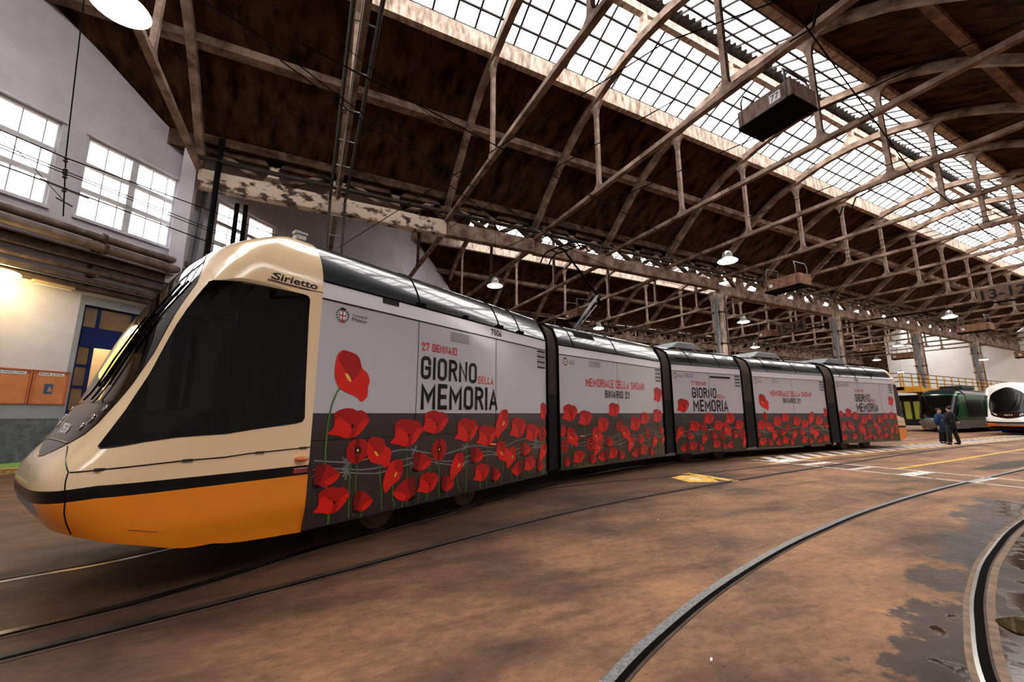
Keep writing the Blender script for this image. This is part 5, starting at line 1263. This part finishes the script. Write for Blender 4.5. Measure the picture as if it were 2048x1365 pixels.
sign((38.0, 20.9, 9.0), 2.5, 1.0, '15-14', 'brown hanging track sign reading 15-14 beyond the first column')
# overhead wires
def wire(p, r, lab, nm='overhead_wire', sag=0):
    pts = [Vector(q) for q in p]
    if sag and len(pts) == 2:
        a, b_ = pts; pts = [a.lerp(b_, i / 12) - Z3 * (sag * 4 * (i / 12) * (1 - i / 12)) for i in range(13)]
    tag(MB().tube(pts, r, 6).build(nm, M['black']), lab, 'wire')
# run list comes from sight lines: near end, far end
WL = [('long thin wire crossing steeply from the tram cab roof up to the right', [(.70, 18.3, 8.5), (5.63, 4.73, 8.5)]), ('thin wire rising across the middle of the roof toward the top right', [(6.53, 14.24, 8), (10.29, 1.41, 8)]),
 ('long thin wire falling from the top left toward the third tram section', [(-.59, 7.29, 8), (23.18, 13.1, 8)]), ('short thin wire falling left of the pantograph', [(-.96, 8.1, 8.2), (5.69, 12.41, 8.2)]),
 ('thin wire falling past the large plank crate at the upper right', [(7.08, 3.27, 8.6), (15.49, 4.67, 8.6), (25.1, 5.44, 8.6)]),
 ('topmost of three parallel wires at the right below the skylight', [(19.58, 9.23, 8.2), (19.99, 3.56, 8.2)]), ('middle of three parallel wires at the right below the skylight', [(20.18, 9.53, 8.2), (20.58, 3.7, 8.2)]),
 ('lowest of three parallel wires at the right below the skylight', [(20.74, 9.82, 8.2), (21.21, 3.84, 8.2)]), ('wire crossing beneath the first arched trusses above the tram roof', [(4.53, 14.6, 8.7), (7.16, 5.87, 8.7)]),
 ('short wire at the top running to the right from the steep wire', [(5.95, 5, 8.9), (7.15, 3.44, 8.9)]), ('thin wire crossing in front of the trusses above the lamp of the third section', [(13.06, 8.11, 8.1), (13.89, 2.2, 8.1)])]
for lab, p in WL: wire(p, .014, lab)
wire([(40.33, 28.87, 9.3), (43.72, 8.76, 9.3)], .06, 'thick dark cable crossing just under the 13-12 sign', 'overhead_cable')
wire([(-9.18, 11.54, 8.25), (-6.33, 14.39, 8.31), (-3.4, 17.3, 8.7), (2, 22.6, 9.3)], .018, 'highest of the trolley cables in front of the white wall windows')
wire([(-9.1, 11.6, 7.94), (-6.31, 14.41, 7.94), (-3.59, 17.13, 8.02), (2, 22.6, 8.2)], .014, 'second highest of the trolley cables before the white wall')
wire([(-9.1, 11.6, 7.84), (-6.3, 14.42, 7.87), (-3.58, 17.14, 7.92), (2, 22.6, 8.1)], .014, 'third of the trolley cables before the white wall')
wire([(-9.1, 11.6, 7.36), (-6.27, 14.44, 7.46), (-3.6, 17.12, 7.52), (2, 22.6, 7.6)], .02, 'lowest thick trolley cable before the white wall')
wire([(-7.18, 13.54, 8.27), (-6.22, 14.5, 7.09)], .01, 'thin slanting stay wire left of the hanging cable rod')
R = thing('cable_hanger_rod', 'long black rod with insulators hanging from the roof before the white wall', 'cable hanger', (-6.3, 14.4, 7))
MB().tube([(-6.56, 14.16, 13.6), (-6.34, 14.38, 8.4), (-6.21, 14.51, 6.7)], .016, 8).build('rod', M['black'], R)
mb = MB()
for z in (8.25, 7.93, 7.8, 7.42): MB().lathe((-6.31 + (8 - z) * .08, 14.4 + (8 - z) * .07, z), [(.02, -.08), (.06, -.04), (.03, 0), (.06, .04), (.02, .08)], 10).build('insulator', M['iron'], R)
mb.bar((-6.6, 14.1, 7.46), (-5.9, 14.8, 7.44), .03, .05).bar((-6.32, 14.3, 7.1), (-6.12, 14.62, 7.05), .03, .03)
mb.build('cross_clamp', M['iron'], R)
# contact wire along the tram track
cw = [(p[0] - .0, p[1] + .72) for p in catmull(T1, 3)]
tag(MB().tube([(x, y, 6.2) for x, y in cw], .009, 6).build('contact_wire', M['black']), 'contact wire running above the tram track touched by the pantograph', 'wire')
tag(MB().tube([(x, y, 7.1) for x, y in cw], .006, 6).build('contact_wire', M['black']), 'upper carrier wire running above the contact wire of the tram', 'wire')
for i, (X, Y_) in enumerate(((9.4, 3.9), (20.2, 8.5))):
    B = thing('wire_bracket', 'black zigzag wire bracket, %s along the skylight from the left' % ORD[i], 'bracket', (X, Y_, 10.7), group='zigzag wire brackets')
    MB().tube([(X, Y_ - 1.5, 10.6), (X, Y_ - .6, 10.5), (X, Y_ - .4, 10.1), (X, Y_ - .1, 10.35), (X + .1, Y_ + .1, 10.0)], .03, 8).tube([(X + .1, Y_ + .1, 10.0), (X - .1, Y_ + .5, 9.9)], .02, 6).build('bracket_tube', M['black'], B)
# cable ladder strapped to the second truss tie
LD = thing('cable_ladder', 'dark cable ladder strapped along the second truss tie and dropping behind the cab', 'cable ladder', (.55, 18, 10.6))
mb = MB()
for dx in (-.3, .3): mb.tube([(.55 + dx, 2, 10.62), (.55 + dx, 18.1, 10.62), (.55 + dx, 18.15, 4)], .055, 8)
mb.build('ladder_rail', M['iron'], LD)
for y in [2.6 + i * 1.6 for i in range(10)]: MB().tube([(.2, y, 10.66), (.9, y, 10.66)], .022, 6).build('ladder_rung', M['steel'], LD)
for z in (9.9, 9, 8.1, 7.2, 6.3, 5.4): MB().tube([(.2, 18.15, z), (.9, 18.15, z)], .022, 6).build('ladder_rung', M['steel'], LD)
mb = MB().tube([(.48, 2, 10.6), (.48, 18.0, 10.6)], .02, 6); mb.build('cable', M['silver'], LD)
# drainpipes
mb = MB().tube([wp(4.45, 12.2, -.25), wp(4.42, 11.0, -.25), wp(4.05, 10.4, -.22), wp(3.95, 7.3, -.2), wp(3.95, 1, -.2)], .085, 12)
tag(mb.build('drainpipe', M['zinc'], smooth=True), 'grey elbowed drainpipe running down the white wall right of the second window', 'drainpipe')
tag(MB().tube([(-3.75, 18.05, 12.1), (-3.75, 18.05, .0)], .10, 12).build('drainpipe', M['black'], smooth=True), 'straight black drainpipe rising beside the white wall corner behind the cab roof', 'drainpipe')
for x, nm in ((-3.15, 'left'), (-2.85, 'right')):
    tag(MB().tube([(x, 18.95, 9.95), (x, 18.95, 0)], .085, 12).build('drainpipe', M['black'], smooth=True), '%s one of two black pipes crossing the third window' % nm, 'drainpipe')
# white wall pier carrying the girder end
tag(MB().box((-4.72, 18.62, 6.05), (.45, .45, 12.1)).build('trim_3', M['wall']), None, None, kind='structure')

# ================================================================ trams parked behind
def simple_body(Tm, x0, x1, y0, w_, lower, mid, roofm, z_w=(1.25, 2.55), zt=3.1, nwin=7, lowz=.95):
    MB().box(((x0 + x1) / 2, y0 + w_ / 2, (.35 + lowz) / 2), (x1 - x0, w_, lowz - .35)).build('lower_body', lower, Tm)
    MB().box(((x0 + x1) / 2, y0 + w_ / 2, (lowz + zt) / 2), (x1 - x0, w_ - .02, zt - lowz)).build('side_body', mid, Tm)
    L_ = (x1 - x0) / nwin
    for i in range(nwin):
        for yy in (y0 - .004, y0 + w_ - .016): MB().box((x0 + (i + .5) * L_, yy + .01, (z_w[0] + z_w[1]) / 2), (L_ * .86, .03, z_w[1] - z_w[0])).build('side_window', M['gloss_black'], Tm)
    ar = [(0, zt), (.06, zt + .2), (.3, zt + .4), (w_ / 2, zt + .48), (w_ - .3, zt + .4), (w_ - .06, zt + .2), (w_, zt)]
    MB().prism(ar, (Vector((0, 1, 0)), Z3, Vector((1, 0, 0))), (x0, y0, 0), x1 - x0).build('roof', roofm, Tm, smooth='auto')
    MB().box(((x0 + x1) / 2, y0 + w_ / 2, .25), (x1 - x0 - .6, w_ - .5, .3)).build('underframe', M['black'], Tm)
Tw = thing('parked_tram', 'white and orange tram with a large oval windscreen facing us at the right edge', 'tram', (46, 10.6, 0))
M['ivory'] = mat('ivory_tram_paint', (.85, .82, .76), rough=.2, coat=.7)
cr = M['cream']; M['cream'] = M['ivory']
build_cab(Tw, (45.5, 9.4, 0), (-1, 0, 0), (0, 1, 0), num='7077', interior=False, ws='gloss_black')
M['cream'] = cr
simple_body(Tw, 45.5, 68, 9.4, 2.4, M['orange'], M['ivory'], M['ivory'])
Tg = thing('parked_tram', 'dark green tram with a broad black windscreen and silver bumper behind the two people', 'tram', (48, 14.7, 0))
gz = [.3, .6, .9, 1.1, 1.6, 2.1, 2.6, 3.0, 3.2, 3.35, 3.45]; gf = [1.7, 1.9, 2.0, 1.98, 1.75, 1.5, 1.2, .95, .75, .5, .15]
GC = Cab((47, 13.5, 0), (-1, 0, 0), (0, 1, 0), gz, gf, [0, 2.8, 3.0, 3.2, 3.35, 3.45], [0, 0, .04, .15, .4, .9], [0, 4], [5, 3.4], top=3.45)
gws = mirror([(1, 2.95), (.8, 2.92), (.62, 2.85), (.55, 2.6), (.55, 1.6), (.6, 1.25), (.75, 1.12), (1, 1.1)])
gr = GC.build(lambda a, z: 'windscreen' if inside((a, z), gws) else ('silver_bumper' if z < .98 else ('cab_roof' if z > 3.05 else 'cab_shell')), [gws, [(0, .98), (1, .98), (2, .98), (1, .9801)], [(0, 3.05), (1, 3.05), (2, 3.05), (1, 3.0501)]],
         dict(windscreen=M['gloss_black'], silver_bumper=M['silver'], cab_roof=M['fairing'], cab_shell=M['green']), Tg, lambda a: .32)
mb = MB()
for a in (.62, 1.38): mb.ball(GC.P(a, .75, .01), (.09, .09, .07), 8)
mb.build('headlight', M['silver'], Tg, smooth=True)
mb = MB().tube([GC.P(.56, 2.9, .02), GC.P(.5, 2.9, .35), GC.P(.5, 2.5, .4)], .02).tube([GC.P(1.44, 2.9, .02), GC.P(1.5, 2.9, .35), GC.P(1.5, 2.5, .4)], .02)
mb.build('mirror_arm', M['black'], Tg)
MB().tube([GC.P(.8, 1.25, .03), GC.P(.95, 2.3, .03)], .015).tube([GC.P(1.2, 1.25, .03), GC.P(1.05, 2.3, .03)], .015).build('windscreen_wiper', M['black'], Tg)
mb = MB(); text_on(mb, '7018', lambda x, y: GC.P(1.12 - x * .24, 1.0 + y * .09, .01)); mb.build('number_plate', M['white'], Tg, fixn=False)
simple_body(Tg, 47, 72, 13.5, 2.4, M['silver'], M['green'], M['fairing'], z_w=(1.2, 2.6), zt=3.0)
MB().box((50, 14.7, 3.62), (2.6, 1.4, .3)).build('roof_unit', M['iron'], Tg, bevel=.05)
Td = thing('parked_tram', 'dark tram with glowing yellow green doors standing under the yellow gantry', 'tram', (50, 17.1, 0))
MB().box((58, 17.1, 1.75), (22, 1.9, 2.6)).build('tram_body', M['cabin'], Td, bevel=.12)
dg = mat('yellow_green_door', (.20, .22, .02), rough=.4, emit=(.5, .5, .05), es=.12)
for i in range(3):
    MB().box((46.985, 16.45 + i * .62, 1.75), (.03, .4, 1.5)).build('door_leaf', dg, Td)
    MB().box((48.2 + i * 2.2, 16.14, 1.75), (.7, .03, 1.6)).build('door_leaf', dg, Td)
MB().box((46.99, 17.1, 2.75), (.04, 1.6, .25)).build('destination_glass', M['gloss_black'], Td)
# ---------------------------------------------------------------- maintenance gantry
G = thing('maintenance_gantry', 'long yellow maintenance gantry with railings beyond the tail of the tram', 'gantry', (64, 17.1, 0))
MB().box((64.2, 17.0, 3.5), (40.5, 2.0, .28)).build('gantry_deck', M['yellow'], G)
MB().box((44.1, 16.6, 3.42), (.3, 3.4, .46)).build('end_beam', M['yellow'], G)
for i in range(25):
    for Y in (16.03,):
        x = 44.1 + i * 1.6
        MB().box((x, Y, 4.2), (.1, .07, 1.2)).prism([(0, 3.6), (.28, 3.6), (.05, 4.1), (0, 4.1)], (Vector((1, 0, 0)), Z3, Vector((0, 1, 0))), (x, Y, 0), .06).build('railing_post', M['yellow'], G)
for i in range(4): MB().box((44.05, 16.2 + i * .6, 4.2), (.07, .1, 1.2)).build('railing_post', M['yellow'], G)
mb = MB()
for z in (4.8, 4.45, 4.1):
    mb.tube([(84, 16.03, z), (44.05, 16.03, z), (44.05, 18.0, z)], .03, 6)
mb.build('handrail', M['black'], G)
for x in (44.6, 52, 60, 68, 76, 83.5): MB().box((x, 17.95, 1.7), (.2, .2, 3.4)).build('gantry_leg', M['yellow'], G)
# ---------------------------------------------------------------- far end details
for i, (y, z) in enumerate(((6, 6.6), (12, 6.6))):
    tag(MB().tube([(84.8, y - 3, z), (84.8, y + 2.5, z)], .06).build('far_pipe', M['iron']), ['dark pipe on the far white wall left of the white tram roof', 'dark pipe on the far white wall above the green tram'][i], 'pipe')

# ================================================================ people
def ringed(mb, rings, n=18, mi=0, cap=True):
    vs = []
    for c_, rx, ry, rot in rings:
        for k in range(n):
            a = 2 * pi * k / n; x, y = rx * cos(a), ry * sin(a)
            vs.append(Vector(c_) + Vector((x * cos(rot) - y * sin(rot), x * sin(rot) + y * cos(rot), 0)))
    fs = [(i * n + k, i * n + (k + 1) % n, (i + 1) * n + (k + 1) % n, (i + 1) * n + k) for i in range(len(rings) - 1) for k in range(n)]
    if cap: fs += [tuple(range(n))[::-1], tuple((len(rings) - 1) * n + k for k in range(n))]
    mb.add(vs, fs, mi)
def skin_body(name, joints, edges, mat_, parent, root, sub=2):
    b = BASE[parent.name]; me = bpy.data.meshes.new(name); keys = list(joints)
    me.from_pydata([tuple(Vector(joints[k][0])) for k in keys], [(keys.index(a), keys.index(c_)) for a, c_ in edges], [])
    me.materials.append(mat_)
    o = bpy.data.objects.new(name, me); COL.objects.link(o); o.parent = parent; BASE[o.name] = b
    md = o.modifiers.new('skin', 'SKIN'); md.use_smooth_shade = True
    for i, k in enumerate(keys):
        r = joints[k][1]; me.skin_vertices[0].data[i].radius = (r, r) if not isinstance(r, tuple) else r
        me.skin_vertices[0].data[i].use_root = (k == root)
    s_ = o.modifiers.new('sub', 'SUBSURF'); s_.levels = sub; s_.render_levels = sub
    return o
skin_m = mat('skin', (.55, .32, .22), rough=.55)
def person(loc, rz, lab, coat, trouser, hair_m, H=1.78, coat_len=.80, stance=.16, arm=None, lean=0, collar=None):
    Pn = thing('person', lab, 'person', loc); s_ = H / 1.78
    Pn.rotation_euler = (0, 0, rz); b = Vector(loc)
    def J(x, y, z): return (x * s_, y * s_, z * s_)
    st = stance
    def sj(d): return {k: (J(*v[0]), v[1] if isinstance(v[1], tuple) else v[1] * s_) for k, v in d.items()}
    j = {'pel': ((0, 0, .95), .14), 'spi': ((0, -.01, 1.15), .13), 'che': ((0, -.01, 1.34), .15), 'nek': ((0, 0, 1.50), .055), 'hd0': ((0, .01, 1.58), .07), 'hd1': ((0, .015, 1.68), .092), 'hd2': ((0, .005, 1.74), .07)}
    E_ = [('pel', 'spi'), ('spi', 'che'), ('che', 'nek'), ('nek', 'hd0'), ('hd0', 'hd1'), ('hd1', 'hd2')]
    for s2, n in ((-1, 'l'), (1, 'r')):
        j.update({'hip' + n: ((.09 * s2, 0, .90), .105), 'kne' + n: ((s2 * (.09 + st * .45), .02, .50), .065), 'ank' + n: ((s2 * (.09 + st), -.01, .09), .045), 'toe' + n: ((s2 * (.10 + st * 1.1), .16, .04), .042)})
        E_ += [('pel', 'hip' + n), ('hip' + n, 'kne' + n), ('kne' + n, 'ank' + n), ('ank' + n, 'toe' + n)]
        el = (s2 * .27, -.03, 1.12); wr = (s2 * .12, .20, 1.12) if arm == 'front' else (s2 * .27, .04, .88)
        j.update({'sho' + n: ((s2 * .17, 0, 1.40), .05), 'elb' + n: (el, .048), 'wri' + n: (wr, .032)})
        dx, dy, dz = (-.5 * s2, .8, 0) if arm == 'front' else (0, .15, -1)
        l_ = math.sqrt(dx * dx + dy * dy + dz * dz); dx, dy, dz = dx / l_, dy / l_, dz / l_
        pm = tuple(wr[i] + (dx, dy, dz)[i] * .07 for i in range(3)); j['plm' + n] = (pm, .032)
        E_ += [('che', 'sho' + n), ('sho' + n, 'elb' + n), ('elb' + n, 'wri' + n), ('wri' + n, 'plm' + n)]
        for f in range(4):
            o_ = (f - 1.5) * .019; L_ = (.075, .085, .08, .06)[f]
            side = (0, o_, 0) if arm != 'front' else (0, 0, o_)
            a = tuple(pm[i] + side[i] + (dx, dy, dz)[i] * .03 for i in range(3)); c_ = tuple(a[i] + (dx, dy, dz)[i] * L_ * .6 for i in range(3)); e_ = tuple(c_[i] + (dx, dy, dz)[i] * L_ * .4 + (-s2 * .012, 0, 0)[i] for i in range(3))
            j.update({'f%d%sa' % (f, n): (a, .009), 'f%d%sb' % (f, n): (c_, .0085), 'f%d%sc' % (f, n): (e_, .007)})
            E_ += [('plm' + n, 'f%d%sa' % (f, n)), ('f%d%sa' % (f, n), 'f%d%sb' % (f, n)), ('f%d%sb' % (f, n), 'f%d%sc' % (f, n))]
        t = tuple(wr[i] + (dx, dy, dz)[i] * .045 + (-s2 * .02, .04, 0)[i] for i in range(3)); j['th' + n] = (t, .011); j['tt' + n] = (tuple(t[i] + (dx, dy, dz)[i] * .04 for i in range(3)), .009)
        E_ += [('wri' + n, 'th' + n), ('th' + n, 'tt' + n)]
    body = skin_body('body', sj(j), E_, skin_m, Pn, 'pel')
    def add(nm, mb, m_, **k):
        o = mb.build(nm, m_, None, smooth=True, **k); o.parent = Pn; BASE[o.name] = b; return o
    # coat, sleeves, trousers, shoes, hair, face
    mb = MB(); q = []
    for z, rx, ry in ((coat_len, .22, .15), (.95, .21, .145), (1.12, .185, .135), (1.30, .21, .145), (1.41, .225, .13), (1.46, .19, .115), (1.50, .10, .09), (1.53, .075, .075)): q.append((J(0, 0, z), rx * s_, ry * s_, 0))
    ringed(mb, q)
    for n, s2 in (('l', -1), ('r', 1)):
        pts = [J(*j['sho' + n][0]), J(*j['elb' + n][0]), J(*[j['elb' + n][0][i] * .12 + j['wri' + n][0][i] * .88 for i in range(3)])]
        mb.tube(pts, [.095 * s_, .07 * s_, .054 * s_], 12); mb.ball(pts[0], .094 * s_, 8)
    add('coat', mb, coat)
    mb = MB()
    for n in 'lr': mb.tube([J(*j['hip' + n][0]), J(*j['kne' + n][0]), J(*j['ank' + n][0])], [.125 * s_, .085 * s_, .075 * s_], 12)
    add('trousers', mb, trouser)
    for n, s2 in (('l', -1), ('r', 1)):
        mb = MB(); a = j['ank' + n][0]; mb.ball(J(a[0], a[1] + .08, .045), (.055, .15, .045), 8); add('shoe', mb, M['black'])
    mb = MB(); mb.ball(J(0, -.022, 1.715), (.092 * s_, .10 * s_, .085 * s_), 10); add('hair', mb, hair_m)
    mb = MB(); mb.ball(J(0, .115, 1.635), (.016, .02, .022), 6)
    mb.ball(J(0, .09, 1.60), (.03, .012, .008), 6); add('nose_and_mouth', mb, skin_m)
    mb = MB()
    for s2 in (-1, 1): mb.ball(J(s2 * .035, .098, 1.665), (.013, .008, .008), 6)
    add('eyes', mb, M['black'])
    return Pn
coat_b = mat('black_wool', (.006, .006, .007), rough=.95); coat_blue = mat('blue_wool', (.01, .035, .10), rough=.9); tr = mat('dark_trouser_cloth', (.008, .008, .009), rough=.95)
hair = mat('dark_hair', (.012, .008, .006), rough=.6)
person((28.3, 8.75, 0), radians(-20), 'person in a black coat seen from behind standing with feet apart on the zebra walkway', coat_b, tr, hair, 1.83, .72, .15, 'front')
person((28.9, 9.32, 0), radians(165), 'person in a long blue coat facing the black coated person on the walkway', coat_blue, tr, hair, 1.74, .55, .05)
